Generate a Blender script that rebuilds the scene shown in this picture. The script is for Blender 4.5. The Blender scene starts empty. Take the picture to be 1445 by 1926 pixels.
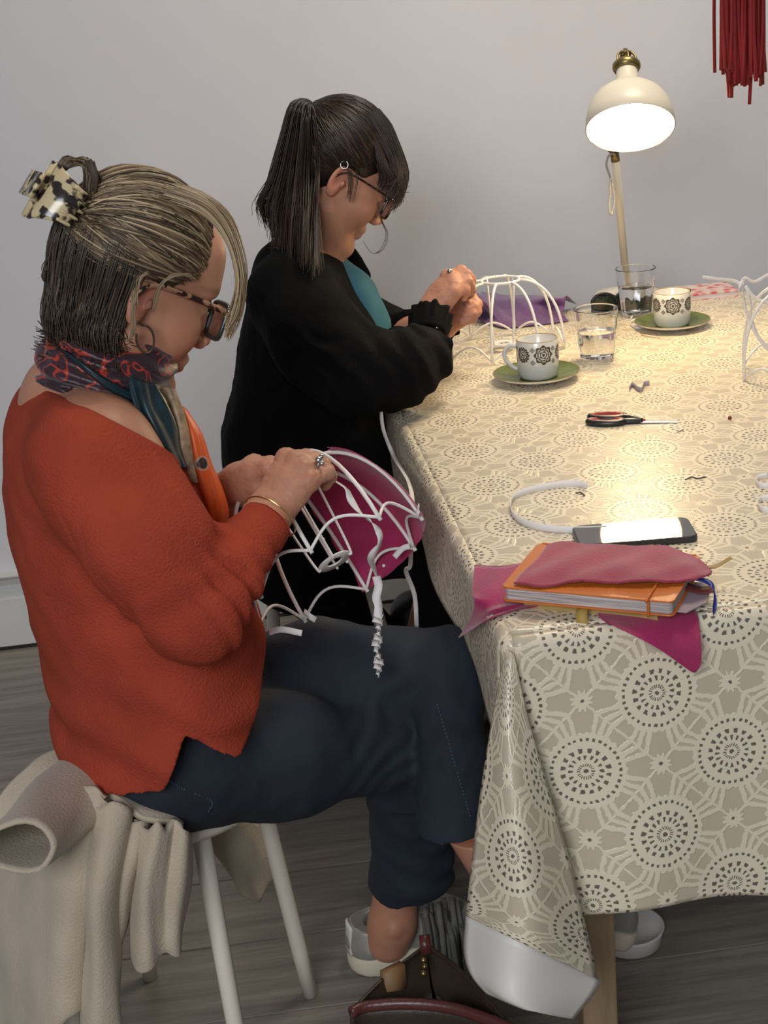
import bpy, math, random
import numpy as np
import openvdb as vdb
from mathutils import Vector, Matrix
SC = bpy.context.scene
COL = SC.collection
random.seed(7); RNG = np.random.default_rng(7)

# ------------------------------------------------------------------ camera
IW, IH, FPX = 1445.0, 1926.0, 2900.0
PITCH, ROLL, YAW, CAMH = [math.radians(a) for a in (19.5, 4.9, 5.2)] + [1.46]
CAM = np.array([0.0, 0.0, CAMH])
FW = np.array([math.sin(YAW)*math.cos(PITCH), math.cos(YAW)*math.cos(PITCH), -math.sin(PITCH)])
_r = np.array([math.cos(YAW), -math.sin(YAW), 0.0]); _u = np.cross(_r, FW)
RT = _r*math.cos(ROLL) - _u*math.sin(ROLL); UP = _u*math.cos(ROLL) + _r*math.sin(ROLL)
cd = bpy.data.cameras.new('camera'); co = bpy.data.objects.new('camera', cd); COL.objects.link(co)
cd.sensor_fit = 'VERTICAL'; cd.sensor_height = 36.0; cd.lens = 36.0*FPX/IH; cd.clip_start = 0.05
_m = Matrix(((RT[0], UP[0], -FW[0], 0), (RT[1], UP[1], -FW[1], 0), (RT[2], UP[2], -FW[2], CAMH), (0, 0, 0, 1)))
co.matrix_world = _m; SC.camera = co

# ------------------------------------------------------------------ light
SC.view_settings.view_transform = 'Standard'; SC.view_settings.look = 'None'
SC.view_settings.gamma = 1.0; SC.view_settings.use_curve_mapping = False
SC.view_settings.exposure = 0.17
wd = bpy.data.worlds.new('world'); SC.world = wd; wd.use_nodes = True
wd.node_tree.nodes['Background'].inputs[0].default_value = (0.62, 0.66, 0.74, 1)
wd.node_tree.nodes['Background'].inputs[1].default_value = 0.20
def area(name, loc, target, sx, sy, power, color):
    l = bpy.data.lights.new(name, 'AREA'); l.shape = 'RECTANGLE'; l.size = sx; l.size_y = sy
    l.energy = power; l.color = color
    o = bpy.data.objects.new(name, l); COL.objects.link(o); o.location = loc
    o.rotation_euler = (Vector(target)-Vector(loc)).to_track_quat('-Z', 'Y').to_euler()
    return o
area('fill_behind', (-1.0, -1.7, 2.4), (0.1, 2.2, 0.8), 1.6, 1.3, 78, (0.93, 0.95, 1.0))  # added cool fill, no visible source, front light from behind the camera
area('fill_overhead', (0.9, 2.45, 2.7), (0.9, 2.6, 0.0), 0.7, 0.7, 24, (1.0, 0.87, 0.68))  # added warm overhead fill, source unseen, lifts the table and upper wall

# ------------------------------------------------------------------ pixel helpers (photo frame -> world point on a plane)
def ray(px, py): return FW + RT*(px-IW/2)/FPX - UP*(py-IH/2)/FPX
def at(px, py, Y): d = ray(px, py); return CAM + d*(Y/d[1])
def atz(px, py, z): d = ray(px, py); return CAM + d*((z-CAMH)/d[2])
def atx(px, py, x): d = ray(px, py); return CAM + d*(x/d[0])
V = lambda *a: np.array(a, float)
def nrm(v): v = np.asarray(v, float); return v/max(1e-9, np.linalg.norm(v))

# ------------------------------------------------------------------ objects
def tag(o, label=None, cat=None, group=None, kind=None):
    if label: o['label'] = label
    if cat: o['category'] = cat
    if group: o['group'] = group
    if kind: o['kind'] = kind
    return o
def empty(name, loc=(0, 0, 0), parent=None):
    o = bpy.data.objects.new(name, None); COL.objects.link(o); o.location = loc; o.empty_display_size = 0.05
    if parent: o.parent = parent
    return o
def mk(name, vf, mat, parent=None, smooth=True, label=None, cat=None, group=None, kind=None, attrs=None, uv=None):
    v, f = vf[0], vf[1]
    me = bpy.data.meshes.new(name)
    v = np.asarray(v, float)
    q = parent
    while q is not None:                     # geometry is given in world terms, parents only translate
        v = v - np.array(q.location); q = q.parent
    me.from_pydata(v.tolist(), [], [list(map(int, q)) for q in f]) if not isinstance(f, np.ndarray) else fast(me, v, f)
    if smooth:
        me.polygons.foreach_set('use_smooth', np.ones(len(me.polygons), bool))
    for k, a in (attrs or {}).items():
        at_ = me.attributes.new(k, 'FLOAT', 'POINT'); at_.data.foreach_set('value', np.asarray(a, np.float32))
    if uv is not None:
        l = me.uv_layers.new(name='UVMap'); idx = np.zeros(len(me.loops), np.int32); me.loops.foreach_get('vertex_index', idx)
        l.data.foreach_set('uv', np.asarray(uv, np.float32)[idx].ravel())
    me.update()
    if mat: me.materials.append(mat)
    o = bpy.data.objects.new(name, me); COL.objects.link(o)
    if parent is not None: o.parent = parent
    return tag(o, label, cat, group, kind)
def fast(me, v, f):
    n, k = f.shape
    me.vertices.add(len(v)); me.vertices.foreach_set('co', v.astype(np.float32).ravel())
    me.loops.add(n*k); me.loops.foreach_set('vertex_index', f.astype(np.int32).ravel())
    me.polygons.add(n); me.polygons.foreach_set('loop_start', np.arange(0, n*k, k, dtype=np.int32))
    me.update(calc_edges=True)
def dup(o, parent=None, loc=None):
    c = o.copy(); COL.objects.link(c); c.parent = parent
    if loc is not None: c.location = loc
    return c
def join(*parts):
    vs, fs, n = [], [], 0
    for v, f in parts:
        vs.append(np.asarray(v, float)); fs += [[i+n for i in q] for q in (f.tolist() if isinstance(f, np.ndarray) else f)]; n += len(v)
    return np.vstack(vs), fs
def xf(vf, M=None, loc=(0, 0, 0)):
    v = np.asarray(vf[0], float)
    if M is not None: v = v @ np.asarray(M).T
    return v+np.asarray(loc, float), vf[1]
def rotz(a): c, s = math.cos(a), math.sin(a); return np.array([[c, -s, 0], [s, c, 0], [0, 0, 1]])
def rotx(a): c, s = math.cos(a), math.sin(a); return np.array([[1, 0, 0], [0, c, -s], [0, s, c]])
def roty(a): c, s = math.cos(a), math.sin(a); return np.array([[c, 0, s], [0, 1, 0], [-s, 0, c]])
def basis(z, xh=(1, 0, 0)):
    z = nrm(z); x = np.asarray(xh, float); x = nrm(x-z*(x@z)); return np.array([x, np.cross(z, x), z]).T

# ------------------------------------------------------------------ shapes
def crom(pts, n):
    p = np.asarray(pts, float)
    if len(p) == 2: t = np.linspace(0, 1, n)[:, None]; return p[0]*(1-t)+p[1]*t
    q = np.vstack([2*p[0]-p[1], p, 2*p[-1]-p[-2]]); m = len(p)-1
    t = np.linspace(0, m-1e-9, n); i = t.astype(int); u = (t-i)[:, None]
    a, b, c, d = q[i], q[i+1], q[i+2], q[i+3]
    return .5*((2*b)+(-a+c)*u+(2*a-5*b+4*c-d)*u**2+(-a+3*b-3*c+d)*u**3)
def frames(p, up=None):
    T = np.gradient(p, axis=0); T /= np.linalg.norm(T, axis=1)[:, None]+1e-12
    n0 = np.array(up, float) if up is not None else (V(0, 0, 1) if abs(T[0][2]) < .9 else V(1, 0, 0))
    Ns = []
    for t in T:
        n0 = nrm(n0-t*(n0@t)); Ns.append(n0)
    Ns = np.array(Ns); return T, Ns, np.cross(T, Ns)
def tube(pts, r, seg=8, n=None, closed=False, cap=True, flat=1.0, up=None):
    p = np.asarray(pts, float) if n is None else crom(pts, n)
    m = len(p); rr = np.full(m, r) if np.isscalar(r) else np.interp(np.linspace(0, 1, m), np.linspace(0, 1, len(r)), r)
    if closed:
        T = np.roll(p, -1, 0)-np.roll(p, 1, 0); T /= np.linalg.norm(T, axis=1)[:, None]
        c = nrm(np.cross(p[0]-p[m//3], p[0]-p[2*m//3])); Nn = np.tile(c, (m, 1)); Nn -= T*(Nn*T).sum(1)[:, None]; B = np.cross(T, Nn)
    else: T, Nn, B = frames(p, up)
    a = np.arange(seg)*2*math.pi/seg
    v = p[:, None]+(Nn[:, None]*np.cos(a)[None, :, None]*flat+B[:, None]*np.sin(a)[None, :, None])*rr[:, None, None]
    v = v.reshape(-1, 3); f = []
    for i in range(m if closed else m-1):
        for j in range(seg):
            k = (j+1) % seg; i2 = (i+1) % m
            f.append([i*seg+j, i*seg+k, i2*seg+k, i2*seg+j])
    if not closed and cap:
        f.append([j for j in range(seg)][::-1]); f.append([(m-1)*seg+j for j in range(seg)])
    return v, f
def ring(c, R, r, seg=32, sides=8, nvec=(0, 0, 1)):
    Bs = basis(nvec, (1, 0, 0) if abs(nrm(nvec)[0]) < .9 else (0, 1, 0)); a = np.arange(seg)*2*math.pi/seg
    return tube(np.array(c)+(Bs @ np.array([np.cos(a)*R, np.sin(a)*R, 0*a])).T, r, sides, closed=True)
def lathe(prof, seg=40, capa=True):
    p = np.asarray(prof, float); a = np.arange(seg)*2*math.pi/seg; m = len(p)
    v = np.stack([p[:, None, 0]*np.cos(a), p[:, None, 0]*np.sin(a), np.repeat(p[:, 1:2], seg, 1)], -1).reshape(-1, 3); f = []
    for i in range(m-1):
        for j in range(seg):
            k = (j+1) % seg; f.append([i*seg+j, i*seg+k, (i+1)*seg+k, (i+1)*seg+j])
    if capa:
        if p[0, 0] > 1e-6: f.append(list(range(seg))[::-1])
        if p[-1, 0] > 1e-6: f.append([(m-1)*seg+j for j in range(seg)])
    return v, f
def box(cx, cy, cz, sx, sy, sz):
    v = [[cx+sx/2*a, cy+sy/2*b, cz+sz/2*c] for a in (-1, 1) for b in (-1, 1) for c in (-1, 1)]
    return np.array(v), [[0, 1, 3, 2], [4, 6, 7, 5], [0, 4, 5, 1], [2, 3, 7, 6], [0, 2, 6, 4], [1, 5, 7, 3]]
def bevel(o, w=.003, s=2):
    m = o.modifiers.new('bevel', 'BEVEL'); m.width = w; m.segments = s; m.limit_method = 'ANGLE'; return o
def solid(o, t, off=0.0):
    m = o.modifiers.new('thickness', 'SOLIDIFY'); m.thickness = t; m.offset = off; return o
def relax(o, n=3):
    m = o.modifiers.new('relax', 'SMOOTH'); m.factor = .5; m.iterations = n; return o
def subs(o, n=1):
    m = o.modifiers.new('smooth', 'SUBSURF'); m.levels = n; m.render_levels = n; return o
def prism(poly, z0, z1):
    n = len(poly); v = [[p[0], p[1], z0] for p in poly]+[[p[0], p[1], z1] for p in poly]
    return np.array(v, float), [list(range(n))[::-1], [n+i for i in range(n)]]+[[i, (i+1) % n, n+(i+1) % n, n+i] for i in range(n)]
def gridf(nr, nc, off=0):
    i, j = np.meshgrid(np.arange(nr-1), np.arange(nc-1), indexing='ij'); a = (i*nc+j).ravel()+off
    return np.stack([a, a+1, a+nc+1, a+nc], 1)
def patch(rows, nr, nc):
    R = np.array([crom(r, nc) for r in rows]); out = np.array([crom(R[:, j], nr) for j in range(nc)]).transpose(1, 0, 2)
    return out.reshape(-1, 3), gridf(nr, nc)
def strip(pts, w, n=40, wv=(0, 0, 1), twist=None, t=.0004):
    p = crom(pts, n); T = np.gradient(p, axis=0); T /= np.linalg.norm(T, axis=1)[:, None]+1e-12
    wv = np.asarray(wv, float); W = np.tile(wv, (n, 1)) if wv.ndim == 1 else crom(wv, n)
    if twist is not None:
        W = W-T*(W*T).sum(1)[:, None]; W /= np.linalg.norm(W, axis=1)[:, None]; B = np.cross(T, W); a = np.interp(np.linspace(0, 1, n), np.linspace(0, 1, len(twist)), twist)[:, None]
        W = W*np.cos(a)+B*np.sin(a)
    W = W-T*(W*T).sum(1)[:, None]; W /= np.linalg.norm(W, axis=1)[:, None]+1e-12; B = np.cross(T, W)
    v = np.stack([p-W*w/2-B*t, p+W*w/2-B*t, p+W*w/2+B*t, p-W*w/2+B*t], 1).reshape(-1, 3); f = []
    for i in range(n-1):
        for j in range(4):
            k = (j+1) % 4; f.append([i*4+j, i*4+k, i*4+4+k, i*4+4+j])
    f += [[3, 2, 1, 0], [(n-1)*4+j for j in range(4)]]
    return v, f

# ------------------------------------------------------------------ signed distance modelling (bodies and clothes)
def vnoise(X, Y, Z, scale, seed=0):
    g = np.random.default_rng(seed).random((16, 16, 16)).astype(np.float32)
    def c(A): A = A/scale+37.7; i = np.floor(A); f = (A-i).astype(np.float32); return i.astype(np.int64) & 15, f*f*(3-2*f)
    (i, u), (j, v), (k, w) = c(X), c(Y), c(Z); i1, j1, k1 = (i+1) & 15, (j+1) & 15, (k+1) & 15
    a = g[i, j, k]*(1-u)+g[i1, j, k]*u; b = g[i, j1, k]*(1-u)+g[i1, j1, k]*u
    c0 = g[i, j, k1]*(1-u)+g[i1, j, k1]*u; d = g[i, j1, k1]*(1-u)+g[i1, j1, k1]*u
    return ((a*(1-v)+b*v)*(1-w)+(c0*(1-v)+d*v)*w)*2-1
class SDF:
    def __init__(s, lo, hi, h):
        s.lo = np.array(lo, float); s.h = h; s.n = np.ceil((np.array(hi)-s.lo)/h).astype(int)+1
        s.ax = [(s.lo[i]+np.arange(s.n[i])*h).astype(np.float32) for i in range(3)]
        s.d = np.full(s.n, .08, np.float32)
    def sub_(s, lo, hi):
        a = np.clip(np.floor((np.asarray(lo)-s.lo)/s.h).astype(int), 0, s.n); b = np.clip(np.ceil((np.asarray(hi)-s.lo)/s.h).astype(int)+1, 0, s.n)
        sl = tuple(slice(a[i], max(a[i], b[i])) for i in range(3))
        return sl, s.ax[0][sl[0]][:, None, None], s.ax[1][sl[1]][None, :, None], s.ax[2][sl[2]][None, None, :]
    def comb(s, sl, d, k, op):
        c = s.d[sl]
        if op == 'sub': d = -d
        if k <= 0: s.d[sl] = np.minimum(c, d) if op == 'u' else np.maximum(c, d); return
        if op == 'u':
            h = np.maximum(k-np.abs(c-d), 0)/k; s.d[sl] = np.minimum(c, d)-h*h*k*.25
        else:
            h = np.maximum(k-np.abs(c-d), 0)/k; s.d[sl] = np.maximum(c, d)+h*h*k*.25
    def cap(s, a, b, ra, rb=None, k=.01, op='u', lat=None, ratio=1.0):
        rb = ra if rb is None else rb; a = np.asarray(a, float); b = np.asarray(b, float)
        m = max(ra, rb)*max(1, ratio)+k+.012
        sl, X, Y, Z = s.sub_(np.minimum(a, b)-m, np.maximum(a, b)+m)
        px, py, pz = X-a[0], Y-a[1], Z-a[2]; ba = b-a
        if lat is not None:
            l = nrm(lat); q = (px*l[0]+py*l[1]+pz*l[2])*(1-1/ratio); px, py, pz = px-q*l[0], py-q*l[1], pz-q*l[2]
            ba = ba-l*(ba@l)*(1-1/ratio)
        bb = max(ba@ba, 1e-10); t = np.clip((px*ba[0]+py*ba[1]+pz*ba[2])/bb, 0, 1)
        d = np.sqrt((px-ba[0]*t)**2+(py-ba[1]*t)**2+(pz-ba[2]*t)**2)-(ra+(rb-ra)*t)
        s.comb(sl, d.astype(np.float32), k, op)
    def chain(s, pts, rs, k=.01, **kw):
        for i in range(len(pts)-1): s.cap(pts[i], pts[i+1], rs[i], rs[i+1], k, **kw)
    def ell(s, c, r, M=None, k=.01, op='u'):
        c = np.asarray(c, float); r = np.asarray(r, float); m = r.max()+k+.012
        sl, X, Y, Z = s.sub_(c-m, c+m); px, py, pz = X-c[0], Y-c[1], Z-c[2]
        if M is not None:
            M = np.asarray(M); px, py, pz = [px*M[0, i]+py*M[1, i]+pz*M[2, i] for i in range(3)]
        k0 = np.sqrt((px/r[0])**2+(py/r[1])**2+(pz/r[2])**2); k1 = np.sqrt((px/r[0]**2)**2+(py/r[1]**2)**2+(pz/r[2]**2)**2)
        s.comb(sl, (k0*(k0-1)/np.maximum(k1, 1e-6)).astype(np.float32), k, op)
    def fn(s, f, lo=None, hi=None):      # f(X,Y,Z,d) -> new d
        lo = s.lo if lo is None else lo; hi = s.lo+s.n*s.h if hi is None else hi
        sl, X, Y, Z = s.sub_(lo, hi); s.d[sl] = f(X, Y, Z, s.d[sl])
    def disp(s, f, band=.03):            # evaluated only near the surface
        i = np.nonzero(np.abs(s.d) < band); x, y, z = s.ax[0][i[0]], s.ax[1][i[1]], s.ax[2][i[2]]
        s.d[i] -= f(x, y, z).astype(np.float32)
    def mesh(s, adapt=0.0):
        d = np.pad(np.clip(s.d, -.08, .08), 1, constant_values=.08)
        g = vdb.FloatGrid(.08); g.copyFromArray(np.ascontiguousarray(d, np.float32))
        p, q = g.convertToQuads(0.0)
        return (p-1)*s.h+s.lo, np.asarray(q)[:, ::-1].astype(np.int64)

# ------------------------------------------------------------------ materials
def mat(name, col, rough=.6, metal=0, spec=.5, noise=0, nscale=30, bump=0, bscale=200, trans=0, emit=None, estr=0, sss=0, sheen=0, col2=None, stretch=None, alpha=1, coat=0):
    m = bpy.data.materials.new(name); m.use_nodes = True; nt = m.node_tree; b = nt.nodes['Principled BSDF']
    c = tuple(col)+(1,) ; b.inputs['Base Color'].default_value = c
    b.inputs['Roughness'].default_value = rough; b.inputs['Metallic'].default_value = metal; b.inputs['Specular IOR Level'].default_value = spec
    b.inputs['Transmission Weight'].default_value = trans; b.inputs['Coat Weight'].default_value = coat
    if emit: b.inputs['Emission Color'].default_value = tuple(emit)+(1,); b.inputs['Emission Strength'].default_value = estr
    if sss: b.inputs['Subsurface Weight'].default_value = sss; b.inputs['Subsurface Radius'].default_value = (.012, .005, .003)
    if sheen: b.inputs['Sheen Weight'].default_value = sheen; b.inputs['Sheen Roughness'].default_value = .5
    if noise or bump:
        tc = nt.nodes.new('ShaderNodeTexCoord'); mp = nt.nodes.new('ShaderNodeMapping'); nt.links.new(tc.outputs['Object'], mp.inputs[0])
        if stretch: mp.inputs['Scale'].default_value = stretch
    if noise:
        n = nt.nodes.new('ShaderNodeTexNoise'); n.inputs['Scale'].default_value = nscale; n.inputs['Detail'].default_value = 5
        nt.links.new(mp.outputs[0], n.inputs['Vector'])
        mx = nt.nodes.new('ShaderNodeMix'); mx.data_type = 'RGBA'
        c2 = tuple(col2)+(1,) if col2 else tuple(x*(1-noise) for x in col)+(1,)
        mx.inputs['A'].default_value = c; mx.inputs['B'].default_value = c2
        rp = nt.nodes.new('ShaderNodeMapRange'); rp.inputs[1].default_value = .35; rp.inputs[2].default_value = .65
        nt.links.new(n.outputs['Fac'], rp.inputs[0]); nt.links.new(rp.outputs[0], mx.inputs['Factor']); nt.links.new(mx.outputs['Result'], b.inputs['Base Color'])
    if bump:
        n2 = nt.nodes.new('ShaderNodeTexNoise'); n2.inputs['Scale'].default_value = bscale; n2.inputs['Detail'].default_value = 3
        nt.links.new(mp.outputs[0], n2.inputs['Vector'])
        bp = nt.nodes.new('ShaderNodeBump'); bp.inputs['Strength'].default_value = bump; bp.inputs['Distance'].default_value = .002
        nt.links.new(n2.outputs['Fac'], bp.inputs['Height']); nt.links.new(bp.outputs[0], b.inputs['Normal'])
    return m
def bs(m): return m.node_tree.nodes['Principled BSDF']
class X:                                   # shader maths with operators
    def __init__(s, nt, sock): s.nt, s.s = nt, sock
    def op(s, o, *a):
        n = s.nt.nodes.new('ShaderNodeMath'); n.operation = o
        for i, x in enumerate((s,)+a):
            if isinstance(x, X): s.nt.links.new(x.s, n.inputs[i])
            else: n.inputs[i].default_value = float(x)
        return X(s.nt, n.outputs[0])
    def __add__(s, o): return s.op('ADD', o)
    __radd__ = __add__
    def __mul__(s, o): return s.op('MULTIPLY', o)
    __rmul__ = __mul__
    def __sub__(s, o): return s.op('SUBTRACT', o)
    def __rsub__(s, o): return (s*-1.0)+o
    def __truediv__(s, o): return s.op('DIVIDE', o)
    def abs(s): return s.op('ABSOLUTE')
    def min(s, o): return s.op('MINIMUM', o)
    def max(s, o): return s.op('MAXIMUM', o)
    def cos(s): return s.op('COSINE')
    def sqrt(s): return s.op('SQRT')
    def frac0(s): return s-s.op('ROUND')
    def below(s, t, w):                    # 1 where s<t, soft edge w
        n = s.nt.nodes.new('ShaderNodeMapRange'); n.interpolation_type = 'SMOOTHSTEP'
        s.nt.links.new(s.s, n.inputs[0]); n.inputs[1].default_value = t-w; n.inputs[2].default_value = t+w; n.inputs[3].default_value = 1; n.inputs[4].default_value = 0
        return X(s.nt, n.outputs[0])
def ramp(nt, fac, stops, interp='LINEAR'):
    r = nt.nodes.new('ShaderNodeValToRGB'); r.color_ramp.interpolation = interp
    e = r.color_ramp.elements
    while len(e) < len(stops): e.new(.5)
    for i, (p, c) in enumerate(stops): e[i].position = p; e[i].color = tuple(c)+(1,)
    nt.links.new(fac, r.inputs[0]); return r.outputs[0]
# ================================================================== room
WY = 3.47; TZ = .75; TX0, TX1, TY0, TY1 = .257, 1.10, 1.53, 3.13
M_wall = mat('wall paint', (.66, .652, .675), .85, noise=.06, nscale=1.4, bump=.12, bscale=40, col2=(.605, .60, .625))
M_skirt = mat('skirting paint', (.66, .66, .64), .45, noise=.06, nscale=6)
mk('wall_back', box(0, WY+.06, 1.4, 9, .12, 3.0), M_wall, smooth=False, kind='structure')
prof = [(0, 0), (0, .118), (.006, .122), (.006, .135), (.012, .140), (.012, .150), (.004, .166), (-.012, .176), (-.012, .182), (-.02, .182)]
pf = [(WY-.022+y if z > .12 else WY-.022, z+.007) for y, z in prof]+[(WY+.002, .187), (WY+.002, .007)]
v = [[x, y, z] for x in (-4.5, 4.5) for y, z in pf]; n = len(pf)
mk('baseboard_back', (v, [[i, (i+1) % n, n+(i+1) % n, n+i] for i in range(n)]+[list(range(n))[::-1], list(range(n, 2*n))]), M_skirt, smooth=False, kind='structure')
mk('gap_shade_strip', box(0, WY-.012, .003, 9, .03, .008), mat('dark gap under skirting', (.02, .018, .017), .9), smooth=False, kind='structure')  # near-black strip paints the shade in the gap between skirting and floor
M_floor = bpy.data.materials.new('grey oak laminate'); M_floor.use_nodes = True
nt = M_floor.node_tree; b = bs(M_floor); b.inputs['Roughness'].default_value = .42
tc = nt.nodes.new('ShaderNodeTexCoord'); oi = nt.nodes.new('ShaderNodeObjectInfo')
mp = nt.nodes.new('ShaderNodeMapping'); mp.inputs['Scale'].default_value = (1.2, 14, 1)
ad = nt.nodes.new('ShaderNodeVectorMath'); ad.operation = 'ADD'; sc_ = nt.nodes.new('ShaderNodeVectorMath'); sc_.operation = 'SCALE'; sc_.inputs['Scale'].default_value = 40
cx = nt.nodes.new('ShaderNodeCombineXYZ'); nt.links.new(oi.outputs['Random'], cx.inputs[0]); nt.links.new(oi.outputs['Random'], cx.inputs[1])
nt.links.new(cx.outputs[0], sc_.inputs[0]); nt.links.new(tc.outputs['Object'], ad.inputs[0]); nt.links.new(sc_.outputs[0], ad.inputs[1]); nt.links.new(ad.outputs[0], mp.inputs[0])
no = nt.nodes.new('ShaderNodeTexNoise'); no.inputs['Scale'].default_value = 3; no.inputs['Detail'].default_value = 8; no.inputs['Roughness'].default_value = .65; nt.links.new(mp.outputs[0], no.inputs[0])
c1 = ramp(nt, no.outputs['Fac'], [(.3, (.13, .112, .092)), (.5, (.20, .178, .148)), (.7, (.27, .245, .21))])
hv = nt.nodes.new('ShaderNodeHueSaturation'); nt.links.new(c1, hv.inputs['Color'])
vv = X(nt, oi.outputs['Random'])*.3+.85; nt.links.new(vv.s, hv.inputs['Value']); nt.links.new(hv.outputs[0], b.inputs['Base Color'])
bp = nt.nodes.new('ShaderNodeBump'); bp.inputs['Strength'].default_value = .15; bp.inputs['Distance'].default_value = .001; nt.links.new(no.outputs['Fac'], bp.inputs['Height']); nt.links.new(bp.outputs[0], b.inputs['Normal'])
fl = mk('floor', box(0, 1.2, -.02, 9, 4.9, .02), mat('floor underlay', (.05, .045, .04), .9), smooth=False, kind='structure')
pw, plen = .19, 1.28
pl = None
for r in range(26):
    y = WY-.01-pw*(r+.5)
    if y < -1.1: break
    off = (.47*r) % 1.0*plen
    for c in range(-3, 4):
        x = c*plen+off-.2
        if abs(x) > 2.4: continue
        if pl is None:
            pl = bevel(mk('plank', box(0, 0, -.005, plen-.0015, pw-.0015, .01), M_floor, fl, smooth=False), .0012, 1); pl.location = (x, y, 0)
        else: dup(pl, fl, (x, y, 0))

# ================================================================== table and cloth
M_oak = mat('pale oak', (.34, .235, .13), .55, noise=.35, nscale=5, stretch=(9, 9, 1), bump=.1, bscale=60)
tb = empty('table', (.68, 2.33, 0)); tag(tb, 'long wooden work table under the lace cloth', 'table')
bevel(mk('tabletop', box((TX0+TX1)/2, (TY0+TY1)/2, TZ-.021, TX1-TX0-.012, TY1-TY0-.012, .032), M_oak, tb, smooth=False))
for lx, ly in ((.375, 1.66), (.98, 1.66), (.375, 2.98), (.98, 2.98)):
    bevel(mk('leg', box(lx, ly, (TZ-.037)/2, .046, .046, TZ-.037), M_oak, tb, smooth=False), .003)
for ly in (1.66, 2.98): bevel(mk('apron', box(.6775, ly, TZ-.075, .56, .03, .07), M_oak, tb, smooth=False), .002)

M_lace = bpy.data.materials.new('embossed lace vinyl'); M_lace.use_nodes = True
nt = M_lace.node_tree; b = bs(M_lace)
uvn = nt.nodes.new('ShaderNodeUVMap'); uvn.uv_map = 'UVMap'
nz = nt.nodes.new('ShaderNodeTexNoise'); nz.inputs['Scale'].default_value = 130; nz.inputs['Detail'].default_value = 2; nt.links.new(uvn.outputs[0], nz.inputs[0])
nz2 = nt.nodes.new('ShaderNodeTexNoise'); nz2.inputs['Scale'].default_value = 420; nz2.inputs['Detail'].default_value = 1; nt.links.new(uvn.outputs[0], nz2.inputs[0])
sv = nt.nodes.new('ShaderNodeVectorMath'); sv.operation = 'SUBTRACT'; sv.inputs[1].default_value = (.5, .5, .5); nt.links.new(nz.outputs['Color'], sv.inputs[0])
sv2 = nt.nodes.new('ShaderNodeVectorMath'); sv2.operation = 'SCALE'; sv2.inputs['Scale'].default_value = .0042; nt.links.new(sv.outputs[0], sv2.inputs[0])
av = nt.nodes.new('ShaderNodeVectorMath'); av.operation = 'ADD'; nt.links.new(uvn.outputs[0], av.inputs[0]); nt.links.new(sv2.outputs[0], av.inputs[1])
sx = nt.nodes.new('ShaderNodeSeparateXYZ'); nt.links.new(av.outputs[0], sx.inputs[0])
C_ = .0855; U_, V_ = X(nt, sx.outputs[0])/C_, X(nt, sx.outputs[1])/C_
fa = ((U_+V_)*.5).frac0(); fb = ((U_-V_)*.5).frac0(); dU, dV = fa+fb, fa-fb
r = ((dU*dU+dV*dV).sqrt())*C_; th = dV.op('ARCTAN2', dU)
ha, hb = .5-fa.abs(), .5-fb.abs(); r2 = ((ha*ha+hb*hb)*2.0).sqrt()*C_; th2 = hb.op('ARCTAN2', ha)
e = .00055
def band(q, a, c): return q.below(c, e)-q.below(a, e)
c16, c16b, c32, s20 = (th*16.0).cos(), (th*16.0+math.pi).cos(), (th*34.0).cos(), (th*20.0).cos()
neg = lambda q: q*-1.0
holes = r.below(.0026, e)
holes = holes.max(band(r, .0062, .0100)*neg(s20).below(-.15, .3))
holes = holes.max(band(r, .0148, .0200)*(neg(c16)+(r-.0148)*-90.0).below(-.55, .25))
holes = holes.max(band(r, .0232, .0284)*(neg(c16b)+(r-.0232)*-90.0).below(-.45, .25))
holes = holes.max(band(r, .0372, .0408)*neg(c32).below(-.1, .35))
holes = holes.max(r2.below(.0022, e))
disc = (r-c32*.0012).below(.0468, .0008).max((r2-(th2*12.0).cos()*.0022).below(.0115, .0008))
m_ = ((th*(8/(2*math.pi))).frac0()*45.0).abs()
sp = ((m_-13.0).abs().min((22.5-m_).abs()))*(math.pi/180)*r
net = sp.below(.0028, .0010).max((ha.min(hb)*(C_*1.41421)).below(.0016, .0008))
solidm = disc.max(net)
hgt = solidm*(1.0-holes)+X(nt, nz2.outputs['Fac'])*.22
mx1 = nt.nodes.new('ShaderNodeMix'); mx1.data_type = 'RGBA'; mx1.inputs['A'].default_value = (.54, .465, .345, 1); mx1.inputs['B'].default_value = (.76, .67, .50, 1); nt.links.new(solidm.s, mx1.inputs['Factor'])
mx2 = nt.nodes.new('ShaderNodeMix'); mx2.data_type = 'RGBA'; mx2.inputs['B'].default_value = (.15, .125, .10, 1); nt.links.new(mx1.outputs['Result'], mx2.inputs['A']); nt.links.new(holes.s, mx2.inputs['Factor'])
nt.links.new(mx2.outputs['Result'], b.inputs['Base Color'])
bp = nt.nodes.new('ShaderNodeBump'); bp.inputs['Strength'].default_value = .55; bp.inputs['Distance'].default_value = .0011; nt.links.new(hgt.s, bp.inputs['Height']); nt.links.new(bp.outputs[0], b.inputs['Normal'])
b.inputs['Roughness'].default_value = .33; b.inputs['Specular IOR Level'].default_value = .55
M_back = mat('white vinyl backing', (.72, .69, .63), .5)
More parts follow.
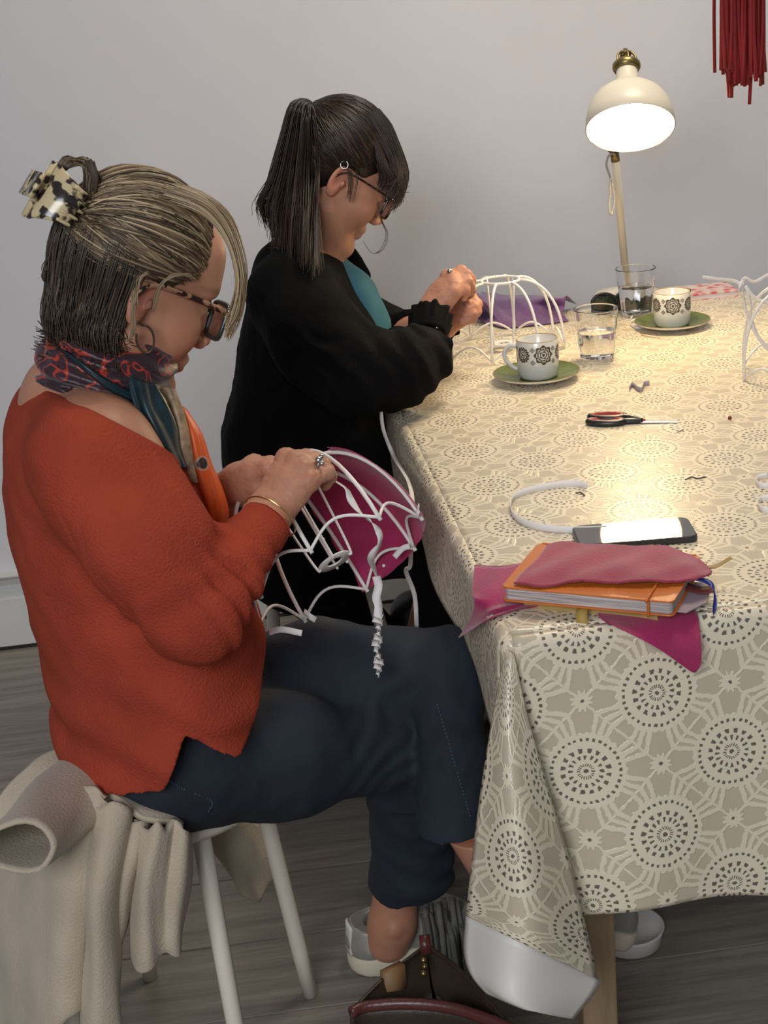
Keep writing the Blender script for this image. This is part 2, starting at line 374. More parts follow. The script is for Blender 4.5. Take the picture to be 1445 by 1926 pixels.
# cloth surface: top, long drop at the near end, short drops on the sides
vs, fs, uvs, off = [], [], [], 0
def addgrid(P, UVg):
    global off
    nr, nc = P.shape[:2]; vs.append(P.reshape(-1, 3)); uvs.append(UVg.reshape(-1, 2)); fs.append(gridf(nr, nc, off)); off += nr*nc
xs = np.linspace(TX0, TX1, 85); RB = .013
def edge(t):       # distance past the edge start -> (outward, down) with a rounded fold
    a = np.clip(t/(RB), 0, math.pi/2); return np.sin(a)*RB, (1-np.cos(a))*RB+np.maximum(t-RB*math.pi/2, 0)
ys = np.linspace(TY1-RB, TY0+RB, 90)
XX, YY = np.meshgrid(np.linspace(TX0+RB, TX1-RB, 85), ys)
ZZ = TZ+.0012*np.sin(XX*9+1)*np.sin(YY*6)*0+0*XX
addgrid(np.stack([XX, YY, ZZ+TZ*0], -1), np.stack([XX, YY], -1))
hem = lambda x: .385+.012*np.sin((x-.3)*14)+.03*np.clip((x-.6)*1.2, 0, .5)
t = np.linspace(0, 1, 60)[:, None]; xr = np.linspace(TX0+RB, TX1-RB, 85)[None, :]
L = TZ-hem(xr); tt = t*L; o_, d_ = edge(tt)
wave = (.010*np.sin(xr*17+.6)+.006*np.sin(xr*31+2))*np.clip(d_/.3, 0, 1)**1.2
addgrid(np.stack([xr+0*tt, TY0+RB-o_-wave-.02*np.clip(d_/.3, 0, 1), TZ-d_], -1), np.stack([xr+0*tt, TY0+RB-tt], -1))
yl = np.linspace(TY0+RB, TY1-RB, 90)[None, :]; t = np.linspace(0, 1, 20)[:, None]; tt = t*.152+0*yl; o_, d_ = edge(tt)
addgrid(np.stack([TX0+RB-o_-.006*np.sin(yl*13)*np.clip(d_/.15, 0, 1), yl+0*tt, TZ-d_], -1)[:, ::-1], np.stack([TX0+RB-tt, yl+0*tt], -1)[:, ::-1])
tt = t*.2+0*yl; o_, d_ = edge(tt)
addgrid(np.stack([TX1-RB+o_, yl+0*tt, TZ-d_], -1), np.stack([TX1-RB+tt, yl+0*tt], -1))
tt = t*.2+0*xr; o_, d_ = edge(tt)
addgrid(np.stack([xr+0*tt, TY1-RB+o_, TZ-d_], -1)[:, ::-1], np.stack([xr+0*tt, TY1-RB+tt], -1)[:, ::-1])
for (cx_, cy_, a0) in ((TX0+RB, TY0+RB, 180), (TX1-RB, TY0+RB, 270), (TX1-RB, TY1-RB, 0), (TX0+RB, TY1-RB, 90)):
    aa = np.radians(np.linspace(a0, a0+90, 9))[None, :]; dr = .15 if a0 != 270 else .3
    tt = np.linspace(0, dr, 20)[:, None]; o_, d_ = edge(tt)
    addgrid(np.stack([cx_+o_*np.cos(aa), cy_+o_*np.sin(aa), TZ-d_+0*aa], -1), np.stack([cx_+tt*np.cos(aa), cy_+tt*np.sin(aa)], -1))
# corner flap hanging in front, widening downwards
def P3(l): return [at(*q) for q in l]
rows = [P3([(953, 1222, 1.53), (960, 1226, 1.523), (967, 1231, 1.52)]), P3([(931, 1330, 1.525), (955, 1335, 1.497), (990, 1338, 1.508)]),
        P3([(908, 1470, 1.51), (965, 1480, 1.462), (1030, 1480, 1.497)]), P3([(891, 1600, 1.50), (980, 1612, 1.435), (1070, 1615, 1.488)]),
        P3([(880, 1700, 1.495), (990, 1730, 1.42), (1102, 1745, 1.48)]), P3([(878, 1722, 1.494), (985, 1775, 1.415), (1124, 1842, 1.475)])]
pv, pf_ = patch(rows, 40, 22); addgrid(pv.reshape(40, 22, 3), np.stack(np.meshgrid(np.linspace(.02, .175, 22), np.linspace(1.51, 1.13, 40)), -1))
nlace = sum(len(f) for f in fs)
rows = [rows[-1], P3([(874, 1790, 1.49), (975, 1835, 1.41), (1128, 1848, 1.47)]), P3([(888, 1835, 1.47), (975, 1882, 1.40), (1112, 1875, 1.46)]), P3([(915, 1868, 1.455), (995, 1900, 1.40), (1078, 1916, 1.45)])]
pv, pf_ = patch(rows, 16, 22); addgrid(pv.reshape(16, 22, 3), np.zeros((16, 22, 2)))
clo = mk('tablecloth', (np.vstack(vs), np.vstack(fs)), M_lace, uv=np.vstack(uvs), label='cream lace-patterned vinyl tablecloth hanging over the near end of the table', cat='tablecloth')
clo.data.materials.append(M_back); mi = np.zeros(len(clo.data.polygons), np.int32); mi[nlace:] = 1; clo.data.polygons.foreach_set('material_index', mi)
solid(clo, .0012, -1.0)

# ================================================================== desk lamp
M_cream = mat('cream enamel', (.74, .68, .55), .35, noise=.05, nscale=8); M_brass = mat('aged brass', (.33, .25, .10), .35, metal=.9, noise=.3, nscale=60)
M_shin = mat('white enamel inside shade', (.9, .88, .82), .5)
LB = atz(1180, 563, TZ); lamp = empty('desk_lamp', tuple(LB)); tag(lamp, 'cream metal desk lamp with lit bell shade and brass fittings', 'lamp')
mk('base', xf(lathe([(0, .0005), (.066, .0005), (.070, .004), (.070, .010), (.066, .016), (.03, .022), (.012, .026), (0, .026)], 48), loc=LB), M_cream, lamp)
LY = 2.90; p0, p1 = LB+V(0, 0, .024), at(1158, 300, LY)
p1b = at(1155, 283, LY-.004)
mk('pole', tube([p0, p1], .0078, 16), M_cream, lamp)
mk('pole_joint', join(tube([p1-nrm(p1-p0)*.004, p1b], .0085, 14), tube([p1b, p1b+V(-.003, 0, .012)], [.011, .011], 14)), M_brass, lamp)
ax = nrm(V(-.13, -.60, -.79)); top = at(1178, 114, LY-.05); Bx = basis(ax, (1, 0, 0))
sh = [(a*.97, b_*.97) for a, b_ in [(.0185, 0), (.0195, .004), (.0215, .030), (.026, .040), (.045, .052), (.064, .068), (.076, .088), (.081, .110), (.083, .132)]]
inn = [(r_-.0022, z_) for r_, z_ in sh[::-1]]
SO = top+ax*.012
mk('shade', xf(lathe(sh+[(.079, .1295)], 56, False), Bx, SO), M_cream, lamp)
mk('shade_lining', xf(lathe(inn+[(.001, .004)], 56, False), Bx, SO), M_shin, lamp)
mk('collar', xf(lathe([(.0235, -.006), (.0255, -.003), (.0255, .003), (.023, .008), (.019, .010), (.019, -.007)], 36), Bx, SO), M_brass, lamp)
cage = [ring(SO-ax*.026, .0085, .0022, 18, 6, ax)]
for i in range(5):
    a = i*2*math.pi/5+.3; e0 = Bx @ V(math.cos(a), math.sin(a), 0)
    cage.append(tube([SO-ax*.004+e0*.0185, SO-ax*.020+e0*.0165, SO-ax*.030+e0*.008], .0022, 6, 8))
cage.append(tube([SO-ax*.01, SO-ax*.036], [.006, .0045], 10))
mk('vent_cage', join(*cage), M_brass, lamp)
BUL = SO+ax*.098
M_bulb = mat('lit bulb', (1, .9, .7), .5, emit=(1.0, .76, .42), estr=140)
mk('bulb', xf(lathe([(.012, -.055), (.013, -.04), (.022, -.022), (.029, 0), (.026, .018), (.014, .028), (0, .030)], 24), Bx, BUL), M_bulb, lamp)
mk('bulb_socket', xf(lathe([(.016, .002), (.016, .05), (.010, .052)], 20), Bx, SO), M_brass, lamp)
Mcord = mat('grey fabric cable', (.30, .29, .28), .8)
mk('cable', tube([at(*q) for q in ((1156, 288, LY-.01), (1146, 292, LY-.012), (1141, 310, LY-.012), (1147, 330, LY-.012), (1153, 352, LY-.012), (1156, 380, LY-.012), (1151, 402, LY-.012), (1147, 396, LY-.014), (1148, 360, LY-.014), (1149, 335, LY-.014))], .0022, 8, 60), Mcord, lamp)
mk('arm', tube([p1b+V(0, .004, .01), at(1162, 225, LY+.01), SO+ax*.02+V(0, .022, 0)], .006, 10, 14), M_brass, lamp)
# ================================================================== things on the table
M_china = mat('white glazed china', (.72, .70, .65), .22, coat=.3)
M_green = mat('olive green glaze', (.085, .112, .024), .2, spec=.35)
M_rim = mat('gilt brown rim', (.34, .24, .10), .3)
M_motif = mat('dark olive print', (.075, .055, .02), .4)
def rnd_motif(R, ang0, zc, size, petals=10):
    """printed flower medallion wrapped on a cup wall of radius R"""
    out = []
    def pol(r0, r1, n, lobes, amp):
        v, f = [], []
        for i in range(n):
            a = 2*math.pi*i/n
            for r_ in (r0, r1*(1+amp*math.cos(lobes*a))):
                u, w = r_*math.cos(a), r_*math.sin(a); an = ang0+u/R
                v.append([R*math.cos(an), R*math.sin(an), zc+w])
        for i in range(n): j = (i+1) % n; f.append([2*i, 2*i+1, 2*j+1, 2*j])
        return np.array(v), f
    s = size
    out.append(pol(.0001, .16*s, 14, 1, 0)); out.append(pol(.28*s, .40*s, 40, 5, .12)); out.append(pol(.52*s, .62*s, 60, petals, .10)); out.append(pol(.76*s, .95*s, 80, petals, .10))
    for i in range(petals):
        a = 2*math.pi*(i+.5)/petals; c = .68*s; v = []
        for q in range(8):
            b_ = 2*math.pi*q/8; u, w = c*math.cos(a)+.10*s*math.cos(b_), c*math.sin(a)+.10*s*math.sin(b_); an = ang0+u/R; v.append([R*math.cos(an), R*math.sin(an), zc+w])
        out.append((np.array(v), [list(range(8))]))
    return join(*out)
def saucer(px, py, R, label):
    c = atz(px, py, TZ); e_ = empty('saucer', tuple(c)); tag(e_, label, 'saucer', 'green saucers')
    s = R/.074
    top = [(0, .0060), (.024, .0060), (.030, .0068), (.048, .0098), (.066, .0142), (.073, .0172)]
    bot = [(.0745, .0165), (.066, .0115), (.046, .0062), (.036, .0035), (.034, .0005), (.030, .0005), (.028, .003), (0, .003)]
    T_ = [(a*s, b_*s) for a, b_ in top]; B_ = [(a*s, b_*s) for a, b_ in bot]
    mk('well', xf(lathe(T_, 56, False), loc=c), M_green, e_); mk('underside', xf(lathe([T_[-1]]+B_, 56, False), loc=c), M_china, e_)
    mk('rim_line', xf(ring((0, 0, .0171*s), .0738*s, .0007, 64, 6), loc=c), M_rim, e_)
    return c+V(0, 0, .0062*s)
def cup(c, R, H, ang, label, handle_ang):
    e_ = empty('coffee_cup', tuple(c)); tag(e_, label, 'cup', 'patterned coffee cups')
    o_ = [(0, .0003), (R*.80, .0003), (R*.88, .002), (R*.94, .007), (R, .014), (R, H-.001), (R-.0006, H)]
    i_ = [(R-.0018, H), (R-.0026, H-.002), (R-.003, .012), (R*.7, .006), (0, .005)]
    mk('body', xf(lathe(o_+i_, 48, False), loc=c), M_china, e_)
    hd = V(math.cos(handle_ang), math.sin(handle_ang), 0)
    mk('handle', tube([c+hd*(R-.001)+V(0, 0, H*.80), c+hd*(R+.012)+V(0, 0, H*.82), c+hd*(R+.022)+V(0, 0, H*.66), c+hd*(R+.020)+V(0, 0, H*.45), c+hd*(R+.009)+V(0, 0, H*.27), c+hd*(R-.001)+V(0, 0, H*.20)], .0034, 10, 30, flat=1.25), M_china, e_)
    mk('lip', xf(ring((0, 0, H), R-.0012, .0009, 56, 6), loc=c), M_rim, e_)
    mk('coffee_stain', xf(lathe([(0, .0058), (R*.62, .0062), (R*.7, .0068)], 32, False), loc=c), mat('coffee dregs', (.10, .05, .02), .2), e_)
    gap = 2*math.pi/6
    for k in range(6):
        a = ang+k*gap; big = k % 1 == 0
        m = rnd_motif(R+.0004, a, H*.68, R*.46 if k % 2 == 0 else R*.38, 8 if k % 2 == 0 else 14)
        mk('flower_print', xf(m, loc=c), M_motif, e_, smooth=False)
        for dz in (.155, -.165):
            mk('bud_print', xf(rnd_motif(R+.0004, a+gap/2, H*.66+H*dz, R*.11, 4), loc=c), M_motif, e_, smooth=False)
# angle of the side that faces the camera
def facing(c): return math.atan2(-c[1], -c[0])
c1 = saucer(1010, 716, .0765, 'green saucer under the cup with visible handle, beside the wire frame')
cup(c1+V(.004, .002, 0), .0365, .069, facing(c1)+.28, 'white coffee cup with handle showing and dark flower band, nearer the camera', facing(c1)-1.75)
c2 = saucer(1265, 617, .073, 'green saucer under the farther coffee cup, in front of the pink notebook')
cup(c2+V(0, .0, 0), .0355, .066, facing(c2)+.05, 'white coffee cup with handle hidden and flower band, in front of pink notebook', facing(c2)+2.6)

M_glass = mat('clear glass', (1, 1, 1), .02, trans=1); bs(M_glass).inputs['IOR'].default_value = 1.45
M_water = mat('water', (.97, .98, 1), .0, trans=1); bs(M_water).inputs['IOR'].default_value = 1.33
def tumbler(px, py, label, R=.0405, H=.098, fill=.58):
    c = atz(px, py, TZ); e_ = empty('water_glass', tuple(c)); tag(e_, label, 'glass', 'water glasses')
    n, facets = 60, 10
    def ringr(z, out):
        k = z/H; rr = R*(.74+.26*k); v = []
        for i in range(n):
            a = 2*math.pi*i/n; w = 1.0
            if z < H*.62: w = 1-.045*(1-abs(math.cos(a*facets/2)))*(1 if out else .4)
            v.append([rr*w*math.cos(a)*(1 if out else 1-.055), rr*w*math.sin(a)*(1 if out else 1-.055), z])
        return v
    zo = [0.0006, .004, H*.3, H*.58, H*.62, H*.66, H*.9, H-.001, H]; zi = [H, H-.002, H*.8, H*.66, H*.6, H*.3, .012, .010]
    v, m = [], 0
    for z in zo: v += ringr(z, True)
    for z in zi: v += ringr(z, False)
    m = len(zo)+len(zi); f = [[i*n+j, i*n+(j+1) % n, (i+1)*n+(j+1) % n, (i+1)*n+j] for i in range(m-1) for j in range(n)]
    f.append(list(range(n))[::-1]); f.append([(m-1)*n+j for j in range(n)])
    mk('tumbler', xf((v, f), loc=c), M_glass, e_)
    w = []; zs = [.0102, .013, H*.3, H*fill-.001, H*fill]
    for z in zs: w += [[x*1.006, y*1.006, zz] for x, y, zz in ringr(z, False)]
    m = len(zs); f = [[i*n+j, i*n+(j+1) % n, (i+1)*n+(j+1) % n, (i+1)*n+j] for i in range(m-1) for j in range(n)]; f.append(list(range(n))[::-1]); f.append([(m-1)*n+j for j in range(n)])
    mk('water', xf((w, f), loc=c), M_water, e_)
tumbler(1124, 679, 'ribbed glass half full of water right of the nearer cup')
tumbler(1198, 594, 'ribbed glass of water in front of the lamp base', fill=.62)

# ---- wire lampshade frames
M_wire = mat('white coated wire', (.80, .77, .74), .45)
def frame_parts(e_, O, B, R=.116, H=.142, rt=.036, n=8, a0=0.0, drop=.135, wr=.0021, skip=()):
    """scalloped dome: top ring, ribs, scallops, inner bars, gimbal washer. O rim centre, B basis (z = axis to the top)"""
    L = lambda p: O + B @ np.asarray(p, float)
    mk('top_ring', tube([L((rt*math.cos(a), rt*math.sin(a), H)) for a in np.arange(36)*2*math.pi/36], wr*1.3, 8, closed=True), M_wire, e_)
    for i in range(n):
        a = a0+2*math.pi*i/n; pts = []
        for t in np.linspace(0, 1, 14):
            ph = t*math.pi/2; rr = rt+(R-rt)*math.sin(ph)**.92; z = H*max(0,math.cos(ph))**.9
            pts.append(L((rr*math.cos(a), rr*math.sin(a), z if t < 1 else -.004)))
        mk('rib', tube(pts, wr*1.25, 8), M_wire, e_)
        b_ = a0+2*math.pi*(i+1)/n; sc = []
        for t in np.linspace(0, 1, 14):
            aa = a+(b_-a)*t; q = math.sin(math.pi*t); rr = R*(math.cos(math.pi/n)/math.cos(abs(t-.5)*2*math.pi/n))*(1-.02*q)
            sc.append(L((rr*math.cos(aa), rr*math.sin(aa), .024*q)))
        mk('scallop', tube(sc, wr, 7), M_wire, e_)
    for i in range(4):
        a = a0+.2+i*math.pi/2
        mk('inner_bar', tube([L((rt*.97*math.cos(a), rt*.97*math.sin(a), H)), L((rt*.74*math.cos(a), rt*.74*math.sin(a), H-drop*.93)), L((rt*.56*math.cos(a), rt*.56*math.sin(a), H-drop))], wr*.85, 7, 14), M_wire, e_)
    z = H-drop; pr = [(.0105, z-.001), (.0225, z-.001), (.0228, z), (.0225, z+.001), (.0105, z+.001), (.0102, z), (.0105, z-.001)]
    vv, ff = lathe(pr, 32, False); mk('washer', (O+vv @ B.T, ff), M_wire, e_)
O2 = atz(948, 652, TZ+.0075); f2 = empty('lampshade_frame', tuple(O2)); tag(f2, 'white wire dome lampshade frame standing on the table at the black cardigan', 'lampshade frame', 'wire lampshade frames')
frame_parts(f2, O2, rotz(.25), H=.128, drop=.121, a0=.16)
# frame held by the woman in the orange sweater: axis leans up-left and away from the camera
axw = nrm(.92*(-.52*RT+.85*UP)+.33*FW); O1 = at(640, 1074, 1.80)
M_magenta = mat('magenta cotton', (.38, .012, .095), .75, noise=.25, nscale=25, bump=.25, bscale=300, sheen=.3)
f1 = empty('lampshade_frame', tuple(O1)); tag(f1, 'white wire lampshade frame with magenta cloth held over blue jeans', 'lampshade frame', 'wire lampshade frames')
B1 = basis(axw, RT*.77+UP*.64); frame_parts(f1, O1, B1, R=.122, H=.150, rt=.034, a0=-.05)
def fl(a, t, k=1.0):    # point on the dome of the held frame
    ph = t*math.pi/2; rr = .034+(.122-.034)*math.sin(ph)**.92; z = .150*max(0,math.cos(ph))**.9
    return O1+B1 @ V(rr*k*math.cos(a), rr*k*math.sin(a), z*k)

fr, fc = 26, 30; G = np.zeros((fr, fc, 3))
for i, t in enumerate(np.linspace(.22, 1.03, fr)):
    for j, a in enumerate(np.linspace(-.16, 1.56, fc)):
        w_ = .5+.5*math.sin(a*3+2); G[i, j] = fl(a+.02*math.sin(t*23+j), t+.035*math.sin(j*1.7)*(1 if i in (0, fr-1) else 0)-.10*w_*(i/fr)**2*0, 1.022+.008*math.sin(t*9+a*4))
mcl = solid(mk('cloth_panel', (G.reshape(-1, 3), gridf(fr, fc)), M_magenta, f1, label='magenta cotton piece pinned inside the ribs'), .0006)
M_pin = mat('pearl pin head', (.85, .85, .85), .2); M_pinb = mat('blue-black pin head', (.03, .035, .06), .15)
def ball(c, r, n=12): return xf(lathe([(0.0001, -r)]+[(r*math.sin(t), -r*math.cos(t)) for t in np.linspace(.2, math.pi-.2, 7)]+[(.0001, r)], n, False), loc=c)
for px, py in ((608, 1014), (653, 1056), (722, 1064)): mk('pin', ball(at(px, py, 1.83), .0022), M_pin, f1)
M_rib = mat('white cotton ribbon', (.80, .77, .75), .7, bump=.2, bscale=500)
pts = [at(622, 900, 1.79), at(650, 918, 1.775), at(660, 940, 1.77), at(676, 962, 1.765), at(694, 978, 1.76), at(712, 1000, 1.758), at(714, 1022, 1.758), at(698, 1048, 1.77), at(704, 1068, 1.80), at(710, 1085, 1.815)]
mk('ribbon', strip(pts, .0085, 90, wv=-FW, twist=[.2, .2, 1.4, .4, -.5, 1.2, .4, 1.6, .6, .2]), M_rib, f1)
pts = [at(708, 1084, 1.81), at(712, 1102, 1.80), at(708, 1124, 1.795), at(712, 1140, 1.79), at(710, 1162, 1.785)]
mk('ribbon', strip(pts, .0105, 50, wv=RT, twist=[0, .3, .1, -.4, .2]), M_rib, f1)
zz = []
for i in range(46):
    k = i/45; a = i*1.42+.5*math.sin(i*.9); am = 5.5+3.5*math.sin(i*.37+1); zz.append(at(711+am*math.cos(a)+2*math.sin(i*.21), 1160+110*k, 1.785+.006*math.sin(a)))
mk('ribbon_tail', strip(zz, .008, 190, wv=FW*.7+UP*.5), M_rib, f1, label='tightly crinkled white ribbon tail hanging over the jeans')
for pts in ([at(742, 1048, 1.86), at(757, 1032, 1.86), at(771, 1027, 1.86)], [at(572, 1150, 1.83), at(584, 1160, 1.82), at(594, 1166, 1.82)], [at(505, 1190, 1.76), at(530, 1184, 1.74), at(568, 1191, 1.73)], [at(784, 966, 1.79), at(788, 958, 1.788), at(787, 950, 1.786)]):
    mk('ribbon_end', strip(pts, .0075, 16, wv=UP), M_rib, f1)

def loop_ribbon(name, pts, w, label, mat_=None, wv=(0, 0, 1), n=80, cat='ribbon', tw=None):
    return mk(name, strip(pts, w, n, wv=wv, twist=tw), mat_ or M_rib, label=label, cat=cat)
hz = TZ+.0048
loop_ribbon('ribbon', [atz(px, py, TZ+.006) for px, py in ((1104, 913), (1080, 909), (1040, 913), (1000, 921), (968, 934), (961, 952), (966, 968), (985, 982), (1020, 992), (1060, 996), (1100, 997), (1142, 995))], .0095, 'long loose loop of white ribbon lying behind the smartphone', wv=(0, .25, 1))
loop_ribbon('ribbon', [atz(px, py, TZ+.005) for px, py in ((1186, 601), (1196, 590), (1212, 586), (1221, 588), (1222, 596), (1210, 602), (1192, 603), (1186, 609), (1196, 616), (1212, 615))], .006, 'small knotted white ribbon loop at the foot of the farther glass', wv=(0, .4, 1), n=60)
loop_ribbon('ribbon', [atz(px, py, TZ+.005) for px, py in ((1184, 733), (1190, 724), (1200, 732), (1208, 733), (1212, 723), (1222, 721))], .010, 'short mauve-grey ribbon curl between the near cup and the scissors', mat('mauve ribbon', (.36, .30, .33), .5), n=40)
loop_ribbon('ribbon', [atz(px, py, TZ+.006) for px, py in ((1445, 893), (1428, 898), (1424, 908), (1436, 914), (1460, 912))], .008, 'white ribbon scrap at the right edge beside the lamp glare, upper one', wv=(0, .4, 1), n=30)
loop_ribbon('ribbon', [atz(px, py, TZ+.006) for px, py in ((1450, 935), (1432, 938), (1426, 948), (1436, 958), (1460, 960))], .008, 'white ribbon scrap at the right edge beside the lamp glare, lower one', wv=(0, .4, 1), n=30)
loop_ribbon('ribbon', [at(px, py, Y) for px, py, Y in ((716, 765, 2.44), (722, 810, 2.44), (742, 860, 2.42), (768, 905, 2.20), (776, 945, 2.08), (774, 1000, 2.06), (772, 1062, 2.06), (764, 1075, 2.06), (780, 1120, 2.06), (784, 1180, 2.06))], .0065, 'long white ribbon trailing down from the black cardigan beside the table', wv=RT, tw=[.6, .3, -.4, .2, .5, -.3, .4], n=90)
mk('matchstick', tube([atz(1207, 630, TZ+.003), atz(1240, 635, TZ+.003)], .0022, 6), mat('pale wood', (.62, .48, .34), .6), label='short pale wooden stick in front of the farther saucer', cat='stick')
mk('thread', tube([atz(px, py, TZ+.002) for px, py in ((1084, 928), (1092, 926), (1100, 932))], .0012, 6, 12), mat('brown thread', (.16, .11, .07), .8), label='snippet of brown thread beside the ribbon loop', cat='thread')
mk('thread', tube([atz(px, py, TZ+.002) for px, py in ((1290, 902), (1302, 897), (1312, 900), (1328, 897))], .0011, 6, 16), mat('dark thread', (.10, .08, .06), .8), label='dark thread snippet right of the lamp glare', cat='thread')
mk('thread', tube([atz(px, py, TZ+.002) for px, py in ((1274, 813), (1279, 811), (1285, 808))], .0011, 6, 8), mat('grey thread', (.36, .33, .28), .8), label='tiny pale thread under the scissor tip', cat='thread')
mk('bead', ball(atz(1373, 786, TZ+.0035), .0032), mat('dark red bead', (.20, .03, .015), .3), label='tiny dark red bead on the lace cloth right of the scissors', cat='bead')

# third frame at the right edge of the picture, tied with ribbon
O3 = at(1520, 640, 2.35); f3 = empty('lampshade_frame', tuple(O3)); tag(f3, 'white wire lampshade frame cut off by the right edge, tied with ribbon', 'lampshade frame', 'wire lampshade frames')
O3 = atz(1522, 690, TZ+.012); f3.location = tuple(O3)
frame_parts(f3, O3+V(0, 0, 0), rotz(.3) @ roty(-.06), a0=.55)
k3 = at(1404, 534, O3[1])
for pts, tw in (([at(1322, 521, O3[1]), at(1350, 525, O3[1]), at(1380, 528, O3[1]), at(1396, 536, O3[1])], [.3, .8, .2]), ([at(1396, 536, O3[1]), at(1402, 523, O3[1]-.004), at(1420, 530, O3[1]-.006), at(1445, 517, O3[1]-.006), at(1470, 505, O3[1])], [0, 1, .3, .6]), ([at(1400, 523, O3[1]), at(1392, 538, O3[1]-.004), at(1390, 550, O3[1]-.004)], [0, .5]),
        ([at(1398, 536, O3[1]), at(1400, 565, O3[1]), at(1408, 600, O3[1]), at(1424, 630, O3[1]), at(1450, 660, O3[1])], [0, .3, .6, .2]), ([at(1404, 540, O3[1]), at(1412, 570, O3[1]), at(1414, 600, O3[1]), at(1430, 640, O3[1]), at(1456, 668, O3[1])], [.5, .3, .6, .2]), ([at(1402, 538, O3[1]), at(1416, 556, O3[1]), at(1430, 566, O3[1]), at(1450, 570, O3[1])], [.5, .3, .6, .2])):
    mk('ribbon', strip(pts, .0055, 30, wv=UP, twist=tw), M_rib, f3)

# ---- scissors
M_blk = mat('black plastic', (.02, .018, .02), .35); M_red = mat('red soft grip', (.30, .012, .015), .5); M_steel = mat('steel', (.55, .53, .50), .25, metal=1)
s0, s1 = atz(1107, 797, TZ), atz(1282, 797, TZ); D = nrm(s1-s0); Nn = np.cross(V(0, 0, 1), D); Ls = np.linalg.norm(s1-s0)
sc = empty('scissors', tuple((s0+s1)/2)); tag(sc, 'closed scissors with red and black handles on the lace cloth', 'scissors')
S = lambda u, w, z=0: s0+D*u*Ls+Nn*w+V(0, 0, z)
for w, zz_, nm in ((.012, .0085, 0), (-.008, .0060, 1)):
    lp = [S(.20+.19*math.cos(a), w+(.0125 if w > 0 else .011)*math.sin(a), zz_) for a in np.linspace(0, 2*math.pi, 30)[:-1]]
    mk('handle', tube(lp, .0052, 10, closed=True), M_blk, sc)
    lp = [S(.20+.165*math.cos(a), w+(.0095 if w > 0 else .008)*math.sin(a), zz_+.0012) for a in np.linspace(0, 2*math.pi, 30)[:-1]]
    mk('grip', tube(lp, .0042, 10, closed=True), M_red, sc, label='red inner grip')
    mk('shank', tube([S(.36, w*.8, zz_), S(.48, w*.35, zz_-.001), S(.585, -w*.1, .0045)], [.005, .0055, .0048], 10, 14), M_blk, sc)
for w, z in ((.0016, .004), (-.0016, .0028)):
    vv = [S(.57, w-.0045, z), S(.57, w+.0045, z), S(.98, w*.3+.0008, z), S(.98, w*.3-.0008, z)]; q = [p+V(0, 0, .0011) for p in vv]
    mk('blade', (np.array(vv+q), [[3, 2, 1, 0], [4, 5, 6, 7], [0, 1, 5, 4], [1, 2, 6, 5], [2, 3, 7, 6], [3, 0, 4, 7]]), M_steel, sc, smooth=False)
mk('pivot', xf(lathe([(0, 0), (.0032, 0), (.003, .002), (0, .0024)], 16), loc=S(.60, 0, .005)), M_red, sc)

# ---- smartphone
ph0, ph1, ph2 = atz(1078, 1022, TZ), atz(1306, 1028, TZ), atz(1290, 986, TZ)
def rrect(cx, cy, w, h, r, n=6):
    out = []
    for sx_, sy_, a0 in ((1, 1, 0), (-1, 1, 90), (-1, -1, 180), (1, -1, 270)):
        for t in np.linspace(0, 90, n): a = math.radians(a0+t); out.append((cx+sx_*(w/2-r)+r*math.cos(a), cy+sy_*(h/2-r)+r*math.sin(a)))
    return out
pu = nrm(atz(1290, 988, TZ)-atz(1080, 1005, TZ)); pa = math.atan2(pu[1], pu[0]); pc = (atz(1080, 1003, TZ)+atz(1290, 986, TZ))/2-V(-pu[1], pu[0], 0)*.033+V(0, 0, .0006)
phn = empty('smartphone', tuple(pc)); tag(phn, 'black glass smartphone lying half under the folded magenta cloth', 'phone')
bevel(mk('case', xf(prism(rrect(0, 0, .150, .073, .011), 0, .0085), rotz(pa), pc), mat('dark phone case', (.03, .03, .032), .3), phn, smooth=False), .0018, 3)
mk('screen', xf(prism(rrect(0, 0, .146, .069, .0095), .0085, .0090), rotz(pa), pc), mat('black glass screen', (.006, .007, .008), .03, coat=1), phn, smooth=False)

# ---- orange notebook with papers, pad and cloths
q0, q1, q2 = atz(943, 1120, TZ+.02), atz(1268, 1150, TZ+.02), atz(1362, 1085, TZ+.02)
nb_d = nrm(q1-q0); nang = math.atan2(nb_d[1], nb_d[0]); NW = np.linalg.norm(q1-q0); NH = .135
nbc = q0+nb_d*NW/2+V(-nb_d[1], nb_d[0], 0)*NH/2; nbc[2] = TZ
MO = mat('orange leatherette', (.62, .16, .02), .38, bump=.15, bscale=400, noise=.12, nscale=12); M_page = mat('page edges', (.66, .60, .54), .8, noise=.5, nscale=60, stretch=(.2, .2, 12), col2=(.25, .20, .22))
pad = mk('notepad', xf(box(.0, .03, .0072, NW*.78, .12, .0125), rotz(nang), nbc+V(-.012, -.02, 0)), mat('mustard paper', (.42, .30, .10), .8, noise=.2, nscale=40, stretch=(1, 1, 20)), smooth=False, label='mustard yellow pad underneath the orange notebook', cat='notepad')
nbz = nbc+V(0, 0, .0145)
nb = empty('notebook', tuple(nbz)); tag(nb, 'orange notebook with elastic band and bulging pages at the near table end', 'notebook')
RN = rotz(nang) @ rotx(math.radians(1.5))
bevel(mk('back_cover', xf(prism(rrect(0, 0, NW, NH, .008), 0, .0022), RN, nbz), MO, nb, smooth=False), .0008)
mk('pages', xf(prism(rrect(0, 0, NW-.006, NH-.006, .006), .0022, .0155), RN, nbz), M_page, nb, smooth=False)
bevel(mk('front_cover', xf(prism(rrect(0, 0, NW, NH, .008), .0155, .0178), RN @ rotx(math.radians(-.6)), nbz), MO, nb, smooth=False), .0008)
mk('spine', xf(box(0, NH/2, .009, NW-.012, .003, .0178), RN, nbz), MO, nb, smooth=False)
